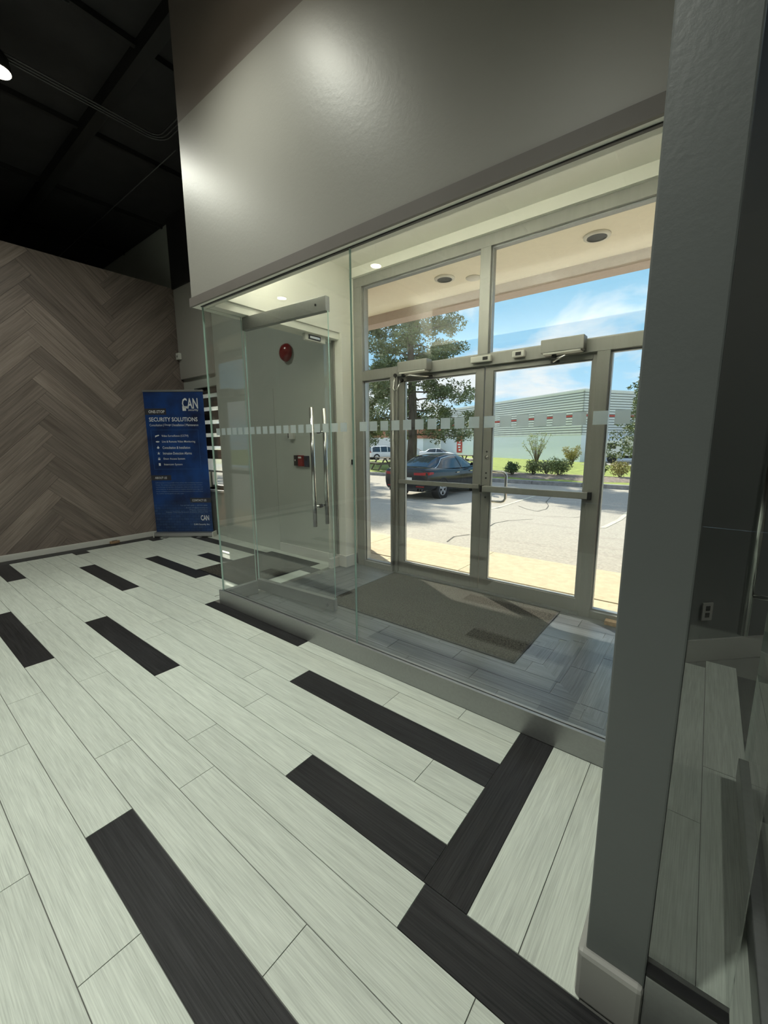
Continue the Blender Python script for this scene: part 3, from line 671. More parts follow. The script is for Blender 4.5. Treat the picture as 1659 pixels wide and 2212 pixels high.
tag(MB().tube([(-3.98,-6.0,4.55),(-3.98,1.4,4.55)], .009, 8).build('ceiling_conduit', 'conduit_dark', smooth=True), 'single straight steel conduit under the black ceiling', 'conduit')
tag(MB().tube([(-10.3,2.60,4.54),(-4.9,2.60,4.54)], .006, 8).build('ceiling_conduit', 'conduit_dark', smooth=True), 'single steel conduit crossing above the top of the herringbone wall', 'conduit')

# ------------------------------------------------------------------ banner
M['navy'] = None
mm_, t_, b_n = newmat('navy printed banner')
tcn = N(t_, 'ShaderNodeTexCoord'); nz = N(t_, 'ShaderNodeTexNoise'); nz.inputs['Scale'].default_value = 2.6; nz.inputs['Detail'].default_value = 5
t_.links.new(tcn.outputs['Object'], nz.inputs['Vector'])
r_ = N(t_, 'ShaderNodeValToRGB'); r_.color_ramp.elements[0].position = .32; r_.color_ramp.elements[1].position = .72
r_.color_ramp.elements[0].color = (.006, .014, .06, 1); r_.color_ramp.elements[1].color = (.010, .075, .32, 1)
t_.links.new(nz.outputs['Fac'], r_.inputs[0])
bkx = N(t_, 'ShaderNodeTexBrick'); bkx.inputs['Scale'].default_value = 6; bkx.inputs['Color1'].default_value = (.05,.10,.20,1); bkx.inputs['Color2'].default_value = (.02,.05,.13,1); bkx.inputs['Mortar'].default_value = (.004,.01,.04,1)
mpb = N(t_, 'ShaderNodeMapping'); mpb.inputs['Rotation'].default_value = (R(90),0,0); t_.links.new(tcn.outputs['Object'], mpb.inputs[0]); t_.links.new(mpb.outputs[0], bkx.inputs['Vector'])
n2 = N(t_, 'ShaderNodeTexNoise'); n2.inputs['Scale'].default_value = 38; t_.links.new(tcn.outputs['Object'], n2.inputs['Vector'])
sz = N(t_, 'ShaderNodeSeparateXYZ'); t_.links.new(tcn.outputs['Object'], sz.inputs[0])
mr_ = N(t_, 'ShaderNodeMapRange'); mr_.inputs[1].default_value = .58; mr_.inputs[2].default_value = .42; t_.links.new(sz.outputs[2], mr_.inputs[0])
mu = N(t_, 'ShaderNodeMath'); mu.operation = 'MULTIPLY'; t_.links.new(mr_.outputs[0], mu.inputs[0]); t_.links.new(n2.outputs['Fac'], mu.inputs[1])
mxx = N(t_, 'ShaderNodeMix'); mxx.data_type = 'RGBA'; t_.links.new(mu.outputs[0], mxx.inputs[0]); t_.links.new(r_.outputs[0], mxx.inputs[6]); t_.links.new(bkx.outputs[0], mxx.inputs[7])
t_.links.new(mxx.outputs[2], b_n.inputs['Base Color']); b_n.inputs['Roughness'].default_value = .45
M['navy'] = mm_
M['ink'] = mat('white print', (.80, .82, .84), .5); M['ink_dim'] = mat('pale blue print', (.22, .30, .42), .5); M['bar'] = mat('dark grey print bar', (.045, .045, .055), .5); M['line_blue'] = mat('thin blue print line', (.05, .14, .34), .5)
BW, BH, BZ = .86, 2.06, .075
bn_ = thing('banner_stand', 'tall navy blue roll-up banner with white lettering in the corner by the herringbone wall', 'banner', (-6.175, 2.945, 0), math.atan2(.62, .785), local=True)
bb_ = MB(); bb_.loft([[(x,-.06,.0),(x,-.072,.02),(x,-.055,.062),(x,-.01,.075),(x,.05,.07),(x,.07,.03),(x,.06,0)] for x in (-.44,.44)])
bb_.build('base', 'alu', bn_, bevel=.004)
for sx in (-.445, .445): bx(sx-.006, sx+.006, -.075, .075, 0, .08).build('end_cap', 'white_plastic', bn_)
for sx in (-.25, .25): bx(sx-.03, sx+.03, -.14, .12, 0, .010).build('foot', 'alu', bn_)
MB().tube([(0,.035,.06),(0,.035,2.12)], .009, 8).build('support_pole', 'alu', bn_)
pnl = bx(-BW/2, BW/2, -.004, .0, BZ, BZ+BH).build('printed_panel', 'navy', bn_)
bx(-BW/2-.008, BW/2+.008, -.014, .014, BZ+BH-.005, BZ+BH+.022).build('top_rail', 'alu', bn_, bevel=.003)
def ux(u): return -BW/2+u*BW
def vz(v): return BZ+BH*(1-v)
dg_ = bpy.context.evaluated_depsgraph_get()
def print_text(txt, u0, u1, v0, v1, m='ink', bold=0., name='lettering'):
    cu = bpy.data.curves.new('t', 'FONT'); cu.body = txt; cu.size = 1; cu.offset = bold; cu.resolution_u = 2
    to = bpy.data.objects.new('t', cu); COL.objects.link(to)
    bpy.context.view_layer.update(); dg_ = bpy.context.evaluated_depsgraph_get()
    me = bpy.data.meshes.new_from_object(to.evaluated_get(dg_))
    bpy.data.objects.remove(to); bpy.data.curves.remove(cu)
    xs = [v.co.x for v in me.vertices]; ys = [v.co.y for v in me.vertices]
    sx = (u1-u0)*BW/(max(xs)-min(xs)); sy = (v1-v0)*BH/(max(ys)-min(ys)); x0, y0 = min(xs), min(ys)
    for v in me.vertices: v.co = ((v.co.x-x0)*sx+ux(u0), -.0052, (v.co.y-y0)*sy+vz(v1))
    me.materials.clear(); me.materials.append(M[m]); me.name = name
    o = bpy.data.objects.new(name, me); COL.objects.link(o); o.parent = pnl
    return o
def print_bar(u0, u1, v0, v1, m='bar', d=.0048, name='print_bar'):
    return bx(ux(u0), ux(u1), -d, -.0041, vz(v1), vz(v0)).build(name, m, pnl)
print_text('CAN', .64, .905, .045, .118, bold=.02); bx(ux(.64), ux(.70), -.0052, -.0046, vz(.132), vz(.10)).build('logo_foot', 'ink', pnl)
print_text('security', .735, .905, .119, .137, bold=.01)
print_bar(0, .36, .115, .158); print_text('ONE-STOP', .065, .335, .127, .147, bold=.012)
print_text('SECURITY SOLUTIONS', .06, .88, .176, .205, bold=.014)
for (tx, a, b) in [('Consultation', .06, .275), ('Design', .315, .425), ('Installation', .465, .64), ('Maintenance', .68, .885)]: print_text(tx, a, b, .221, .237)
for u in (.293, .443, .658): print_bar(u, u+.004, .221, .239, 'ink', .0052, 'divider')
for (a, b, c, d) in [(.07,.875,.262,.2635), (.07,.875,.5385,.54), (.07,.0735,.262,.54), (.8715,.875,.262,.54)]: print_bar(a, b, c, d, 'line_blue', name='outline')
rows = [('Video Surveillance (CCTV)', .70), ('Live & Remote Video Monitoring', .81), ('Consultation & Installation', .715), ('Intrusion Detection Alarms', .735), ('Door Access System', .61), ('Intercom System', .56)]
for i, (tx, ue) in enumerate(rows):
    v = .305+.0403*i; print_text(tx, .245, ue, v-.008, v+.010, bold=.004)
    zc = vz(v); b = MB(); y = -.0052
    def disc(cx, cz, rx, rz, n=14): b.add([(cx+rx*math.cos(2*math.pi*k/n), y, cz+rz*math.sin(2*math.pi*k/n)) for k in range(n)], [tuple(range(n))])
    def rc(a0, a1, c0, c1): b.add([(a0,y,c0),(a1,y,c0),(a1,y,c1),(a0,y,c1)], [(0,1,2,3)])
    cx = ux(.17)
    if i == 0: b.add([(cx-.03,y,zc+.004),(cx+.026,y,zc+.018),(cx+.03,y,zc+.004),(cx-.02,y,zc-.012)], [(0,3,2,1)]); rc(cx-.028, cx-.022, zc-.02, zc)
    elif i == 1: disc(cx, zc, .028, .010); 
    elif i == 2: disc(cx, zc-.004, .018, .014); rc(cx-.004, cx+.004, zc+.010, zc+.022)
    elif i == 3: rc(cx-.018, cx+.018, zc-.016, zc-.010); disc(cx, zc-.002, .011, .014); rc(cx-.002, cx+.002, zc+.014, zc+.022); rc(cx-.024, cx-.018, zc+.006, zc+.010); rc(cx+.018, cx+.024, zc+.006, zc+.010)
    elif i == 4: rc(cx-.016, cx+.016, zc-.016, zc+.004); rc(cx-.011, cx-.007, zc+.004, zc+.016); rc(cx+.007, cx+.011, zc+.004, zc+.016); rc(cx-.011, cx+.011, zc+.015, zc+.019)
    else: rc(cx-.014, cx+.014, zc-.018, zc+.020)
    b.build('icon', 'ink', pnl)
print_bar(0, .345, .583, .62); print_text('ABOUT US', .065, .27, .594, .610, bold=.008)
para = ['CAN Security is a top provider of live remote video monitoring solutions in', 'Canada. The company specializes in proactive and event-based video monitor-', 'ing technology and operates, which greatly enhanced threat detection and', 'active response. Its security solutions integrate advanced technology with', 'human intelligence and streamlined processes to prevent crime and reduce', 'the need for security guards and other costs.']
for i, l in enumerate(para): print_text(l, .065, .875 if i < 5 else .54, .634+.0156*i, .634+.0156*i+.010, 'ink_dim')
print_bar(.64, 1.0, .749, .784); print_text('CONTACT US', .675, .92, .759, .775, bold=.008)
for i, (l, a) in enumerate([('Tel: 647-957-6028  |  647-995-6866', .46), ('E-mail: info@cansecurity.ca', .56), ('Website: cansecurity.ca', .61), ('Address: 9 Kenview Boulevard, Brampton ON L6T 5G5', .20)]):
    print_text(l, a, .93, .800+.0163*i, .811+.0163*i, 'ink_dim')
print_text('CAN', .80, .945, .877, .917, bold=.02); print_text('CAN Security Inc.', .67, .95, .939, .955, bold=.006)

# ================================================================== outdoors
# ------------------------------------------------------------------ piers, canopy, sidewalk
def pier(name, pts, face_a, face_b, label):
    t = thing(name, label, 'brick pier', (0,0,0))
    MB().prism(pts, -.10, 3.215).build('core', 'mortar', t)
    bricks(t, face_a, face_b, Vector((.7071,.7071,0)))
def bricks(t, face_a, face_b, nrm):
    A, B = Vector((*face_a, 0)), Vector((*face_b, 0)); d = (B-A); L = d.length; d.normalize()
    ang = math.atan2(d.y, d.x); first = None; bl, bh, j = .215, .065, .010
    for r in range(43):
        z = -.06+r*(bh+j)
        x = 0 if r % 2 == 0 else -(bl+j)/2
        while x < L-.02:
            a, b = max(x, 0), min(x+bl, L)
            if b-a > .04:
                c = A+d*((a+b)/2)+nrm*.006
                if first is None:
                    m = MB().box(-.5, .5, -.012, .012, 0, bh); me = bpy.data.meshes.new('brick'); me.from_pydata(m.v, [], m.f); me.materials.append(M['brick']); first = me
                o = bpy.data.objects.new('brick', first); COL.objects.link(o); o.parent = t
                o.location = (c.x+nrm.x*random.uniform(-.002,.002), c.y+nrm.y*random.uniform(-.002,.002), z); o.rotation_euler = (0,0,ang); o.scale = (b-a, 1, 1)
            x += bl+j
pier('brick_pier', [(-3.115,3.60),(-3.82,4.305),(-4.60,4.305),(-5.30,3.605)], (-3.115,3.60), (-3.82,4.305), 'angled orange brown brick pier outside the storefront beside the push rail leaf')
bricks(bpy.data.objects['wall_side_room'], (.0,3.60), (.70,4.30), Vector((-.7071,.7071,0)))
cn = struct(bx(-6.2, 2.6, 3.62, 5.15, 3.22, 3.90).build('ceiling_canopy', 'soffit', org=(0,0,0)), 'cream stucco canopy soffit over the entrance')
bx(-6.2, 2.6, 4.95, 5.15, 3.10, 3.22).build('fascia', 'fascia', cn); bx(-6.2, 2.6, 5.15, 5.17, 3.10, 3.92).build('fascia', 'fascia', cn)
struct(bx(-3.35, 0.0, 3.57, 3.63, 3.075, 4.7).build('wall_over_storefront', 'soffit'), 'stucco wall over the storefront head')
for (x, y, lab) in [(-1.0,4.39,'dark soffit downlight above the panic bar leaf'), (-2.56,4.38,'dark soffit downlight above the push rail leaf')]:
    t = thing('soffit_light', lab, 'downlight', (x, y, 3.19), group='soffit downlights')
    MB().lathe([(.075,3.219),(.115,3.219),(.112,3.205),(.085,3.200)], (x,y,0), 'z', 24, cap=False).build('trim_ring', 'white_plastic', t, smooth=True)
    MB().lathe([(.0,3.2185),(.084,3.2185),(.080,3.207),(.0,3.209)], (x,y,0), 'z', 24).build('lens', 'black', t)
t = thing('soffit_glint', 'flat white disc standing in for a lamp reflection on the soffit', 'cover plate', (-2.3, 4.57, 3.2))  # disc painted in for a lamp's reflection in the storefront glass
MB().lathe([(.0,3.219),(.085,3.219),(.080,3.208),(.0,3.205)], (-2.3,4.57,0), 'z', 24).build('glint', 'white_plastic', t, smooth=True)
sw = struct(bx(-30, 20, 3.57, 5.0, -.16, -.045).build('floor_sidewalk', 'kerb', org=(0,0,0)), 'pale concrete sidewalk outside the storefront')
for (ya, yb) in [(3.972, 4.0), (4.975, 5.03)]: bx(-30, 20, ya, yb, -.12, -.040).build('joint', 'crack', sw)
for (ya, yb, x0, st) in [(3.58, 3.972, -9.4, 1.6), (4.0, 4.975, -10.1, 1.6)]:
    for i in range(10): bx(x0+st*i+.004, x0+st*(i+1)-.004, ya, yb, -.05, -.022).build('slab', 'concrete', sw)

# ------------------------------------------------------------------ ground
def gz_(y):
    pts = [(5.0,-.05),(5.5,-.075),(11.0,-.45),(18.0,-.45)]
    for (a, b) in zip(pts, pts[1:]):
        if y <= b[0]: return a[1]+(b[1]-a[1])*(max(y, a[0])-a[0])/(b[0]-a[0])
    return -.45
ab = MB(); ys = [5.02, 5.5, 7, 9, 11, 14, 18.02]
vs = [(x, y, gz_(y)) for y in ys for x in (-60, -20, 40)]
fs = [(r*3+c, r*3+c+1, (r+1)*3+c+1, (r+1)*3+c) for r in range(len(ys)-1) for c in range(2)]
ab.add(vs, fs); struct(ab.build('floor_asphalt', 'asphalt', org=(0,0,0)), 'worn grey asphalt parking lot')
def lawn_z(y): return -.30 if y < 30 else (-.30-.6*(y-30)/12 if y < 42 else -.90)
lb = MB(); ys = [18.3, 24, 30, 34, 38, 42, 60, 140]
vs = [(x, y, lawn_z(y)) for y in ys for x in (-160, -40, 0, 120)]
fs = [(r*4+c, r*4+c+1, (r+1)*4+c+1, (r+1)*4+c) for r in range(len(ys)-1) for c in range(3)]
lb.add(vs, fs); lw = lb.build('lawn', 'grass', org=(0,0,0)); struct(lw, 'bright sunlit lawn beyond the kerb')
lotb = MB().add([(-120,36,lawn_z(36)+.02),(-22,36,lawn_z(36)+.02),(-22,42,-.88),(-120,42,-.88),(-24,52,-.88),(-120,80,-.88)], [(0,1,2,3),(3,2,4,5)])
struct(lotb.build('floor_far_lot', 'asphalt', org=(0,0,0)), 'far parking lot beyond the lawn')
lot2 = MB().add([(-10,44,-.88),(40,44,-.88),(40,70,-.88),(-10,70,-.88)], [(0,1,2,3)]); struct(lot2.build('floor_truck_yard', 'asphalt', org=(0,0,0)), 'yard where the white truck stands')
kb = thing('kerb', 'grey concrete kerb at the far side of the parking lot', 'kerb', (0, 18.1, -.45))
for i in range(20): bx(-30+2*i+.006, -28+2*i-.006, 18.0, 18.3, -.47, -.29).build('kerb_stone', 'kerb', kb, bevel=.02)
bd = MB(); nx, ny = 40, 8
vs = [(-13+14*i/nx, 19.1+(2.8*j/ny)+.25*math.sin(i*.9)*(1 if j in (0, ny) else .3), -.295+(.10*math.sin(math.pi*j/ny)+random.uniform(0,.03) if 0 < j < ny and 0 < i < nx else 0)) for j in range(ny+1) for i in range(nx+1)]
fs = [(j*(nx+1)+i, j*(nx+1)+i+1, (j+1)*(nx+1)+i+1, (j+1)*(nx+1)+i) for j in range(ny) for i in range(nx)]
bd.add(vs, fs); struct(bd.build('floor_planting_bed', 'mulch', org=(0,0,0), smooth=True), 'mulched planting bed behind the kerb')
def strip(pts, w, name, m, parent=None):
    b = MB(); P = [Vector((p[0],p[1],0)) for p in pts]; vs = []
    for k, p in enumerate(P):
        d = (P[min(k+1,len(P)-1)]-P[max(k-1,0)]).normalized(); n = Vector((-d.y,d.x,0))*w/2
        for q in (p-n, p+n): vs.append((q.x, q.y, gz_(q.y)+.006))
    b.add(vs, [(2*k,2*k+1,2*k+3,2*k+2) for k in range(len(P)-1)])
    return b.build(name, m, parent, org=(0,0,0) if parent is None else None)
asp = bpy.data.objects['floor_asphalt']
for k, (x, y0_, y1_) in enumerate([(-4.6,10.2,14.2), (-1.55,9.0,13.0)]):
    strip([(x, y0_+(y1_-y0_)*q/8) for q in range(9)], .10, 'parking_line', 'paint_line', asp)
for pts in [[(-4.1,14.3),(-3.95,13.5),(-3.83,12.9),(-3.55,12.2),(-3.42,11.56),(-3.5,11.03)], [(-3.5,11.03),(-3.9,11.3),(-4.24,11.68)], [(-3.17,7.22),(-3.3,7.8),(-3.27,8.44),(-3.0,9.2)], [(-2.94,5.23),(-3.08,5.7),(-3.0,6.09)], [(-2.98,10.13),(-2.43,10.46),(-2.3,11.0)]]: strip(pts, .020, 'crack', 'crack', asp)

# ------------------------------------------------------------------ plants
M['pine'] = mat('pine needles', (.19, .225, .11), .8, var=.5, vscale=(1.6, 1.6, 1.6)); M['spruce'] = mat('grey green needles', (.16, .19, .10), .8, var=.5, vscale=(2, 2, 2))
M['leaf'] = mat('mid green leaves', (.15, .19, .06), .7, var=.5, vscale=(3, 3, 3)); M['leaf_dark'] = mat('deep green leaves', (.07, .11, .04), .7, var=.5, vscale=(3, 3, 3))
M['leaf_pale'] = mat('pale spring leaves', (.42, .45, .22), .7, var=.4, vscale=(3, 3, 3)); M['leaf_gold'] = mat('yellow green leaves', (.40, .36, .12), .7, var=.4, vscale=(3, 3, 3))
rng = random.Random(11)
def clump(b, c, r, n, s, flat=.6):
    for _ in range(n):
        while True:
            p = Vector((rng.uniform(-1,1), rng.uniform(-1,1), rng.uniform(-1,1)))
            if p.length < 1: break
        q = Vector(c)+Vector((p.x*r, p.y*r, p.z*r*flat))
        a = Vector((rng.uniform(-1,1), rng.uniform(-1,1), rng.uniform(-.6,1))).normalized(); d = a.cross(Vector((rng.uniform(-1,1), rng.uniform(-1,1), rng.uniform(-1,1)))).normalized()
        w = s*rng.uniform(.6,1.2)
        b.add([q-d*w*.28, q+a*w, q+d*w*.28], [(0,1,2)])
def pine_tree(x, y, z, h, rad, label, first_z):
    t = thing('pine_tree', label, 'tree', (x, y, z))
    tp = [(x+.12*math.sin(k*.9), y, z+h*k/8) for k in range(9)]
    MB().tube(tp, [.30*(1-k/9.0)+.03 for k in range(9)], 12).build('trunk', 'bark', t, smooth=True)
    br, fo = MB(), MB()
    k = 0; zz = first_z
    while zz < h-.3:
        f = zz/h; L0 = rad*(1.0-.62*max(0, f-.18)) if f < .85 else rad*.45*(1-f)/.15+.3
        for _ in range(3):
            a = k*2.399+rng.uniform(-.3,.3); k += 1; L = L0*rng.uniform(.70,1.08)
            P = [Vector((x+math.cos(a)*L*s, y+math.sin(a)*L*s, z+zz+L*(.10*s-.28*s*s+.16*s**3)+rng.uniform(-.05,.05))) for s in (0,.25,.5,.75,1)]
            br.tube(P, [.055,.045,.035,.022,.01], 5)
            for s in (.42,.58,.72,.86,1.0):
                i = min(int(s*4), 3); q = P[i].lerp(P[i+1], s*4-i)
                for _2 in range(2):
                    off = Vector((rng.uniform(-.45,.45), rng.uniform(-.45,.45), rng.uniform(-.25,.45)))
                    br.tube([q, q+off], [.014,.006], 3)
                    clump(fo, q+off, rng.uniform(.32,.54), 84, .18, .8)
        zz += rng.uniform(.42,.62)
    br.build('branches', 'bark', t); fo.build('foliage', 'pine', t, kind='stuff')
    return t
pine_tree(-14.96, 21.8, -.30, 13.5, 4.1, 'tall pine tree with open branches standing behind the dark sedan', 2.1)
pine_tree(-23.6, 17.0, -.45, 16.5, 4.3, 'broad pine tree beyond the brick pier that shades the parking lot', 2.6)
pine_tree(-25.5, 27.5, -.30, 10.0, 3.4, 'smaller pine tree beyond the picnic table near the white vehicles', 1.8)
def conifer(x, y, z, h, rad, label):
    t = thing('conifer_tree', label, 'tree', (x, y, z))
    MB().tube([(x,y,z),(x,y,z+h)], [.18,.02], 8).build('trunk', 'bark', t)
    fo = MB(); zz = 1.0; k = 0
    while zz < h:
        r = rad*(1-(zz-1.0)/(h-.8))**.8
        for _ in range(max(3, int(9*r/rad)+2)):
            a = k*2.399; k += 1; rr = r*rng.uniform(.45,1.0)
            clump(fo, (x+math.cos(a)*rr, y+math.sin(a)*rr, z+zz-.12*rr), .42, 46, .20, .6)
        zz += .36
    fo.build('foliage', 'spruce', t, kind='stuff')
conifer(-3.3, 32.1, -.36, 7.4, 2.6, 'grey green conifer in front of the white truck')
def bush(x, y, r, h, m, label, n=900, s=.10, name='shrub'):
    z = -.26; t = thing(name, label, 'shrub', (x, y, z))
    st = MB()
    for k in range(9):
        a = k*2.4; st.tube([(x,y,z-.03),(x+math.cos(a)*r*.5,y+math.sin(a)*r*.5,z+h*.7)], [.014,.005], 4)
    st.build('stems', 'bark', t)
    fo = MB()
    for k in range(16):
        a = k*2.4; rr = r*.62*math.sqrt((k+.5)/16); clump(fo, (x+math.cos(a)*rr, y+math.sin(a)*rr, z+h*(.28+.44*((k*7) % 16)/16)), r*.46, n//16, s, .8)
    fo.build('foliage', m, t, kind='stuff')
bush(-7.59, 19.8, .42, .78, 'leaf_dark', 'small round dark green shrub in the mulched bed')
bush(-6.72, 20.3, .46, .92, 'leaf', 'round mid green shrub next to the small dark shrub')
bush(-6.40, 21.3, .45, .80, 'spruce', 'grey green shrub tucked behind the mid green shrub')
bush(-5.55, 20.4, .66, .98, 'leaf', 'widest mid green shrub in the mulched bed', 1500)
bush(-3.95, 21.0, .45, .85, 'leaf', 'green shrub in the bed beyond the widest shrub')
bush(-3.05, 20.6, .50, .95, 'leaf_gold', 'yellow green shrub at the end of the bed')
bush(-6.0, 4.55, .55, 1.15, 'leaf_gold', 'yellow green shrub outside the lobby window', 1400)
def twiggy(x, y, h, w, m, label, n):
    z = lawn_z(y); t = thing('twiggy_shrub', label, 'shrub', (x, y, z)); br, fo = MB(), MB()
    for k in range(26):
        a = k*2.4; sp = w*rng.uniform(.3,1.0); hh = h*rng.uniform(.55,1.0)
        P = [Vector((x,y,z)), Vector((x+math.cos(a)*sp*.4,y+math.sin(a)*sp*.4,z+hh*.5)), Vector((x+math.cos(a)*sp,y+math.sin(a)*sp,z+hh))]
        br.tube(P, [.03,.018,.006], 4)
        for s in (.6,.8,1.0): clump(fo, P[1].lerp(P[2], s*2-1 if s > .5 else 0), .16, n, .10, 1)
    br.build('stems', 'bark', t); fo.build('foliage', m, t, kind='stuff')
twiggy(-10.72, 32.9, 2.5, 1.15, 'leaf_pale', 'tall twiggy shrub with pale leaves in front of the ribbed building', 14)
twiggy(-8.3, 33.6, 1.5, .8, 'leaf_gold', 'lower golden twiggy shrub near the building corner', 26)

# ------------------------------------------------------------------ far building
M['white_block'] = mat('white painted block', (.82, .87, .95), .8); M['siding_shade'] = mat('shaded siding valley', (.36, .37, .37), .6); M['siding'] = mat('grey ribbed siding', (.78, .79, .78), .55, var=.04); M['red_stripe'] = mat('red painted stripe', (.55, .06, .04), .6); M['roof_red'] = mat('brick red cladding', (.40, .18, .12), .8, var=.1)
bc_ = Vector((-11.3, 49.2, -.9)); ua = Vector((-.855, .519, 0)); va = Vector((.519, .855, 0))
bt = thing('warehouse', 'long grey ribbed warehouse with red stripe and white block base', 'building', tuple(bc_), math.atan2(ua.y, ua.x), local=True)
# local x runs along the long face, local -y faces the viewer side after rotation
LB, DB, HB, HBASE = 32.0, 18.0, 7.75, 2.95
sgn = 1 if Vector((math.cos(math.atan2(ua.y,ua.x)+R(90)), math.sin(math.atan2(ua.y,ua.x)+R(90)), 0)).dot(va) > 0 else -1
ya_, yb_ = (0, DB) if sgn > 0 else (-DB, 0)
bx(0, LB, ya_, yb_, 0, HBASE).build('block_base', 'white_block', bt)
bx(.05, LB, ya_+.05, yb_-.05, HBASE, HB-.1).build('core', 'siding_shade', bt)  # darker core colours in the shade between the ribs
nz_ = 17; st = (HB-HBASE)/nz_
rib = None
for i in range(nz_):
    z0 = HBASE+i*st; b = MB()
    for (x0, x1, y0, y1) in [(-.06, LB, ya_-.06, ya_+.05), (-.06, LB, yb_-.05, yb_+.06), (-.06, .05, ya_-.06, yb_+.06)]: b.box(x0, x1, y0, y1, z0+.02, z0+st*.66)
    b.build('rib', 'red_stripe' if i == 7 else 'siding', bt)
bx(-.10, LB, ya_-.10, yb_+.10, HB-.12, HB+.05).build('roof_cap', 'siding', bt)
yf = (yb_+.02) if sgn < 0 else ya_-.10
o_ = bx(24.6, 26.2, yf, yf+.08, .5, 3.2).build('banner_sign', 'red_stripe', bt)
for k in range(5): bx(24.95+.1*(k % 2), 25.55+.15*(k % 3), yf-.02 if sgn > 0 else yf+.08, yf+.0 if sgn > 0 else yf+.10, .8+.45*k, 1.05+.45*k).build('sign_mark', 'white_block', o_)
rb = thing('stair_railing', 'thin grey stair railing at the far end of the warehouse', 'railing', (-33.2, 51.2, -.9))
b = MB()
for k in range(5): b.tube([(-33.2-.6*k*.8,51.2+.6*k*.5,-.9),(-33.2-.6*k*.8,51.2+.6*k*.5,.1+.12*k)], .04, 6)
b.build('posts', 'kerb', rb); MB().tube([(-33.2,51.2,.1),(-35.12,52.4,.6)], .04, 6).build('handrail', 'kerb', rb)
rbd = thing('brick_warehouse', 'distant brick red low building behind the white vehicles', 'building', (-50, 62, -.9))
bx(-64, -40.0, 62, 72, -.9, 2.0).build('wall', 'white_block', rbd); bx(-64.2, -39.8, 61.8, 72.2, 2.0, 4.3).build('upper_wall', 'roof_red', rbd)
for k in range(5): bx(-62+4.2*k, -60+4.2*k, 61.93, 62.0, -.6, 1.5).build('loading_door', 'siding', rbd)

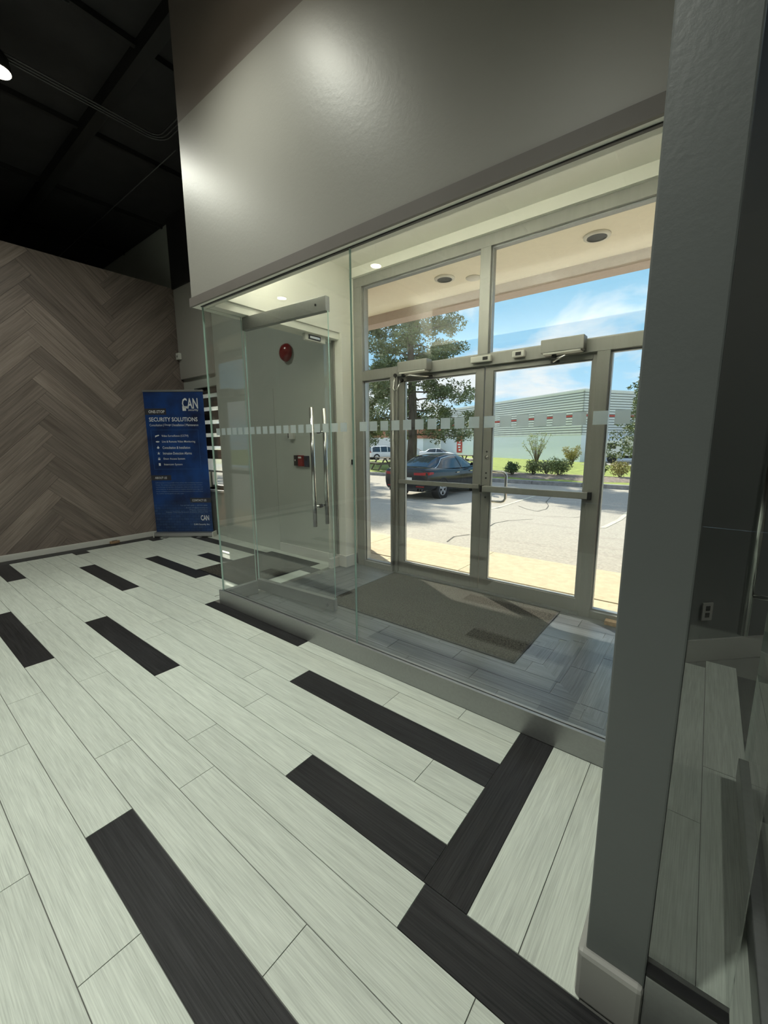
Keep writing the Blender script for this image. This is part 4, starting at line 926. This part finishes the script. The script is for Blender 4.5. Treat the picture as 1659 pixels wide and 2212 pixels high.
# ------------------------------------------------------------------ vehicles
M['car_black'] = mat('gloss black paint', (.006, .007, .009), .12, spec=.6); M['car_white'] = mat('white car paint', (.75, .76, .77), .25); M['car_glass'] = mat('dark car glass', (.02, .03, .04), .05, spec=.9)
M['tail'] = mat('red tail lamp', (.35, .015, .015), .2); M['rim'] = mat('grey alloy', (.55, .55, .56), .3, .8); M['chrome'] = mat('bright chrome', (.8, .8, .8), .1, 1.0)
def interp(st, y):
    if y <= st[0][0]: return st[0][1:]
    for a, b in zip(st, st[1:]):
        if y <= b[0]:
            t = (y-a[0])/(b[0]-a[0]); return tuple(p+(q-p)*t for p, q in zip(a[1:], b[1:]))
    return st[-1][1:]
def make_car(name, label, loc, rz, body, st, gh, wheels, pill, group=None, wr=.325, tail=None, plate=True):
    t = thing(name, label, 'car', loc, rz, group, local=True)
    rings = []
    for (y, hw, zb, zt) in st:
        half = [(hw*.78,zb),(hw*.95,zb+.07),(hw,zb+.28),(hw*.985,zt-.14),(hw*.90,zt-.03),(hw*.55,zt),(0,zt+.012)]
        ring = [(0,y,zb)]+[(p[0],y,p[1]) for p in half]+[(-p[0],y,p[1]) for p in reversed(half[:-1])]
        rings.append(ring)
    b = MB().loft(rings); o = b.build('body', body, t, smooth=True)
    sm = o.modifiers.new('sub', 'SUBSURF'); sm.levels = 2; sm.render_levels = 2
    def sec(y, u):
        wb_, zb_, wr_, zr_ = interp(gh, y)
        pts = [(wb_,zb_),((wb_*.45+wr_*.55),zb_+(zr_-zb_)*.50),(wr_+.02,zr_-.08),(wr_-.10,zr_-.015),(wr_*.45,zr_),(0,zr_+.008)]
        k = min(int(u*5), 4); f = u*5-k; a, c = pts[k], pts[k+1]; return (a[0]+(c[0]-a[0])*f, y, a[1]+(c[1]-a[1])*f)
    ysn = [gh[0][0]+(gh[-1][0]-gh[0][0])*i/26 for i in range(27)]
    rings = []
    for y in ysn:
        h = [sec(y, i/10) for i in range(11)]; rings.append(h+[(-p[0],p[1],p[2]) for p in reversed(h[:-1])])
    MB().loft(rings, closed=False, caps=False).build('windows', 'car_glass', t, smooth=True)
    def patch(nm, yf0, yf1, u0, u1, m=body, nu=6, nyy=8, off=.008, par=None):
        for sx in (1, -1):
            b = MB(); g = []
            for i in range(nu+1):
                u = u0+(u1-u0)*i/nu; a, c = yf0(u), yf1(u)
                row = []
                for j in range(nyy+1):
                    p = sec(a+(c-a)*j/nyy, u); row.append((sx*(p[0]+off*(1 if u < .6 else .2)), p[1], p[2]+off*(.3 if u < .6 else 1)))
                g.append(row)
            vs = [p for r in g for p in r]; n = nyy+1
            b.add(vs, [(i*n+j, i*n+j+1, (i+1)*n+j+1, (i+1)*n+j) for i in range(nu) for j in range(nyy)])
            b.build(nm, m, par or t, smooth=True)
    for (nm, a, c, u0, u1) in pill: patch(nm, a, c, u0, u1)
    for (y, hw) in wheels:
        for sx in (1, -1):
            x = sx*(hw-.10); n0 = wr
            MB().lathe([(wr+.045,-.13),(wr+.045,.118),(wr+.0,.118),(wr,-.13)] if sx > 0 else [(wr+.045,-.118),(wr+.045,.13),(wr,.13),(wr,-.118)], (x,y,wr), 'x', 26, cap=False).build('wheel_arch', 'rubber', t, smooth=True)
            tw = MB().lathe([(wr*.64,-.10),(wr*.95,-.105),(wr,-.08),(wr,.08),(wr*.95,.105),(wr*.64,.10)], (x,y,wr), 'x', 28, cap=False).build('tyre', 'rubber', t, smooth=True)
            rmx = x+sx*.085
            b = MB().lathe([(wr*.60,-.02),(wr*.68,-.02),(wr*.68,.02),(wr*.60,.02)], (rmx,y,wr), 'x', 28, cap=False)
            for k in range(5):
                a = 2*math.pi*k/5+.3; ca, sa = math.cos(a), math.sin(a)
                def pt(rr, w, dx): return (rmx+dx, y+ca*rr-sa*w, wr+sa*rr+ca*w)
                b.add([pt(.03,-.025,-.012),pt(.03,.025,-.012),pt(wr*.66,.045,-.012),pt(wr*.66,-.045,-.012),pt(.03,-.025,.012),pt(.03,.025,.012),pt(wr*.66,.045,.012),pt(wr*.66,-.045,.012)], [(0,3,2,1),(4,5,6,7),(0,1,5,4),(1,2,6,5),(2,3,7,6),(3,0,4,7)])
            b.lathe([(.0,-.015),(.05,-.015),(.05,.015),(.0,.015)], (rmx,y,wr), 'x', 14)
            b.build('rim', 'rim', tw)
            MB().lathe([(.0,-.01),(wr*.62,-.01),(wr*.62,.0),(.0,.0)], (x+sx*.03,y,wr), 'x', 20).build('wheel_disc', 'rubber', tw)
    return t, sec
sed_st = [(-2.235,.80,.36,.98),(-2.228,.82,.33,1.0),(-2.17,.88,.28,1.03),(-2.02,.915,.25,1.045),(-1.70,.925,.23,1.045),(-1.30,.93,.21,1.035),(-.60,.93,.19,.995),(.40,.93,.19,.975),(1.0,.93,.20,.985),(1.45,.925,.21,.935),(1.85,.895,.22,.845),(2.10,.84,.23,.75),(2.20,.76,.26,.68),(2.215,.70,.30,.64)]
sed_gh = [(-1.78,.70,1.00,.62,1.03),(-1.35,.80,.99,.57,1.22),(-.95,.83,.97,.545,1.355),(-.40,.84,.955,.545,1.42),(.10,.84,.945,.55,1.425),(.48,.83,.945,.555,1.37),(.80,.82,.95,.585,1.23),(1.28,.76,.96,.66,.99)]
sed_p = [('roof_half', lambda u: -.98, lambda u: .47, .52, 1.0),
         ('pillar', lambda u: -1.72+.62*min(u/.55,1), lambda u: -1.24+.36*min(u/.55,1), .0, .55),
         ('pillar', lambda u: 1.16-.66*min(u/.55,1), lambda u: 1.25-.70*min(u/.55,1), .0, .55),
         ('pillar', lambda u: .01-.06*u, lambda u: .09-.06*u, .0, .55)]
CX, CY, CZ = -7.75, 13.20, -.45
car, sec = make_car('sedan', 'glossy black sedan parked on the asphalt in front of the kerb', (CX, CY, CZ), 0, 'car_black', sed_st, sed_gh, [(-1.35,.905), (1.28,.905)], sed_p)
for sx in (-1, 1):
    b = MB(); r = [[(sx*.34,-2.232,.80),(sx*.34,-2.232,.875)], [(sx*.60,-2.232,.80),(sx*.60,-2.232,.885)], [(sx*.76,-2.222,.805),(sx*.76,-2.222,.895)], [(sx*.865,-2.155,.81),(sx*.860,-2.145,.90)], [(sx*.912,-1.98,.84),(sx*.905,-1.97,.90)]]
    b.add([p for q in r for p in q], [(2*i,2*i+1,2*i+3,2*i+2) for i in range(4)]); o = b.build('tail_lamp', 'tail', car)
    so_ = o.modifiers.new('s', 'SOLIDIFY'); so_.thickness = .03; so_.offset = 0
    bx(min(sx*.42,sx*.72), max(sx*.42,sx*.72), -2.236, -2.15, .42, .45).build('reflector', 'tail', car)
    for k in (0, 1): MB().tube([(sx*(.50+.11*k),-2.235,.335),(sx*(.50+.11*k),-2.08,.335)], .042, 12).build('exhaust', 'chrome', car)
    MB().add([(sx*.86,.62,.98),(sx*1.02,.60,1.0),(sx*1.04,.60,1.11),(sx*.90,.62,1.11),(sx*.88,.80,1.0),(sx*1.0,.78,1.02),(sx*1.0,.77,1.09),(sx*.90,.79,1.09)], [(0,1,2,3),(4,7,6,5),(0,4,5,1),(1,5,6,2),(2,6,7,3),(3,7,4,0)]).build('wing_mirror', 'car_black', car)
    for y in (-.28, .72): bx(min(sx*.90,sx*.936), max(sx*.90,sx*.936), y-.19, y+.0, .80, .825).build('door_handle', 'chrome', car)
for sx in (-1, 1):
    tp = [sec(1.20-2.86*k/20, .0 if k in (0, 20) else min(.44, .44*min(k, 20-k)/5)) for k in range(21)]
    MB().tube([(sx*(p[0]+.012), p[1], p[2]) for p in tp], .011, 6).build('window_trim', 'chrome', car, smooth=True)
    bx(min(sx*.44,sx*.74), max(sx*.44,sx*.74), -2.238, -2.12, .46, .50).build('bumper_vent', 'rubber', car)
bx(-.26, .26, -2.245, -2.20, .61, .72).build('number_plate', 'white_plastic', car); bx(-.66, .66, -2.235, -2.10, .27, .405).build('diffuser', 'rubber', car, bevel=.02)
suv_st = [(-2.30,.70,.5,1.05),(-2.22,.88,.35,1.10),(-1.9,.94,.3,1.12),(0,.95,.28,1.08),(1.2,.95,.28,1.08),(1.8,.92,.3,1.02),(2.2,.82,.35,.9),(2.32,.6,.4,.75)]
suv_gh = [(-2.22,.86,1.05,.70,1.12),(-2.05,.88,1.05,.70,1.62),(-1.5,.9,1.05,.72,1.74),(.2,.9,1.03,.72,1.76),(.6,.88,1.03,.72,1.66),(1.4,.82,1.05,.76,1.08)]
suv_p = [('roof_half', lambda u: -2.0, lambda u: .5, .52, 1.0), ('pillar', lambda u: -2.2+.15*u, lambda u: -1.95+.12*u, 0, .55), ('pillar', lambda u: -.9, lambda u: -.78, 0, .55), ('pillar', lambda u: .1, lambda u: .2, 0, .55), ('pillar', lambda u: 1.28-.9*u, lambda u: 1.38-.95*u, 0, .55)]
c2, _ = make_car('suv', 'white SUV with dark rear window in the far lot', (-34.0, 43.2, -.88), R(-28), 'car_white', suv_st, suv_gh, [(-1.4,.95), (1.4,.95)], suv_p, wr=.37)
bx(-.25, .25, -2.33, -2.30, .75, .86).build('number_plate', 'black', c2)
for sx in (-1, 1): bx(min(sx*.62,sx*.86), max(sx*.62,sx*.86), -2.30, -2.16, .95, 1.10).build('tail_lamp', 'tail', c2)
M['car_grey'] = mat('silver car paint', (.55, .57, .58), .25)
c3, _ = make_car('suv', 'silver SUV parked next to the white SUV', (-38.2, 43.6, -.88), R(-28), 'car_grey', suv_st, suv_gh, [(-1.4,.95), (1.4,.95)], suv_p, wr=.37)
c4, _ = make_car('hatchback', 'white car far behind the pine trunk', (-28.3, 47.3, -.88), R(-75), 'car_white', sed_st, sed_gh, [(-1.35,.895), (1.28,.895)], sed_p)
vn = thing('delivery_van', 'white box van behind the white SUV', 'van', (-38.5, 49.0, -.88), R(40), local=True)
bx(-3.0, 1.6, -1.05, 1.05, .55, 2.9).build('box', 'car_white', vn, bevel=.03); bx(1.62, 3.0, -.95, .95, .5, 2.0).build('cab', 'car_white', vn, bevel=.12); bx(2.55, 3.02, -.85, .85, 1.25, 1.85).build('windscreen', 'car_glass', vn)
for (x, y) in [(-2.0,-.9),(-2.0,.9),(2.2,-.9),(2.2,.9)]: MB().lathe([(.15,-.12),(.40,-.12),(.40,.12),(.15,.12)], (x,y,.40), 'y', 18).build('wheel', 'rubber', vn)
tk = thing('box_truck', 'white box truck parked behind the conifer', 'truck', (-6.6, 49.6, -.88), R(8), local=True)
M['truck_box'] = mat('cream truck box', (.66, .65, .58), .5)
bx(-.6, 6.4, -1.2, 1.2, .75, 2.75).build('cargo_box', 'truck_box', tk, bevel=.02); bx(-2.35, -.75, -1.1, 1.1, .55, 2.35).build('cab', 'car_white', tk, bevel=.10); bx(-2.1, -1.3, -1.115, -1.09, 1.45, 2.05).build('side_window', 'car_glass', tk)
bx(-.7, 6.2, -.9, .9, .5, .75).build('chassis', 'rubber', tk); bx(1.2, 3.0, -1.215, -1.2, 1.2, 1.26).build('lettering', 'kerb', tk); bx(1.3, 2.6, -1.215, -1.2, 1.08, 1.13).build('lettering', 'kerb', tk)
for x in (-1.6, 1.0, 5.2):
    for y in (-1.0, 1.0): MB().lathe([(.15,-.13),(.45,-.13),(.45,.13),(.15,.13)], (x,y,.45), 'y', 18).build('wheel', 'rubber', tk)

# ------------------------------------------------------------------ picnic tables
M['old_wood'] = mat('weathered picnic wood', (.20, .17, .14), .9, var=.3, vscale=(3, 20, 20))
def picnic(x, y, rz, label):
    t = thing('picnic_table', label, 'picnic table', (x, y, lawn_z(y)), rz, 'picnic tables on the lawn', local=True)
    for i in range(5): bx(-.9, .9, -.36+.147*i, -.36+.147*i+.135, .72, .765).build('top_plank', 'old_wood', t)
    for s in (-1, 1):
        for i in range(2): bx(-.9, .9, s*.72-.14+.145*i, s*.72-.14+.145*i+.13, .42, .46).build('seat_plank', 'old_wood', t)
    for sx in (-.6, .6):
        for s in (-1, 1): MB().add([(sx-.02,s*.20,.72),(sx+.02,s*.20,.72),(sx+.02,s*.30,.72),(sx-.02,s*.30,.72),(sx-.02,s*.62,0),(sx+.02,s*.62,0),(sx+.02,s*.72,0),(sx-.02,s*.72,0)], [(0,1,2,3),(4,7,6,5),(0,4,5,1),(1,5,6,2),(2,6,7,3),(3,7,4,0)]).build('leg', 'old_wood', t)
        bx(sx+.02, sx+.06, -.85, .85, .34, .42).build('cross_beam', 'old_wood', t)
picnic(-15.9, 20.3, R(-30), 'weathered wooden picnic table beside the pine trunk near the white SUV')
picnic(-13.7, 26.6, R(-25), 'weathered wooden picnic table on the bright lawn behind the black sedan')
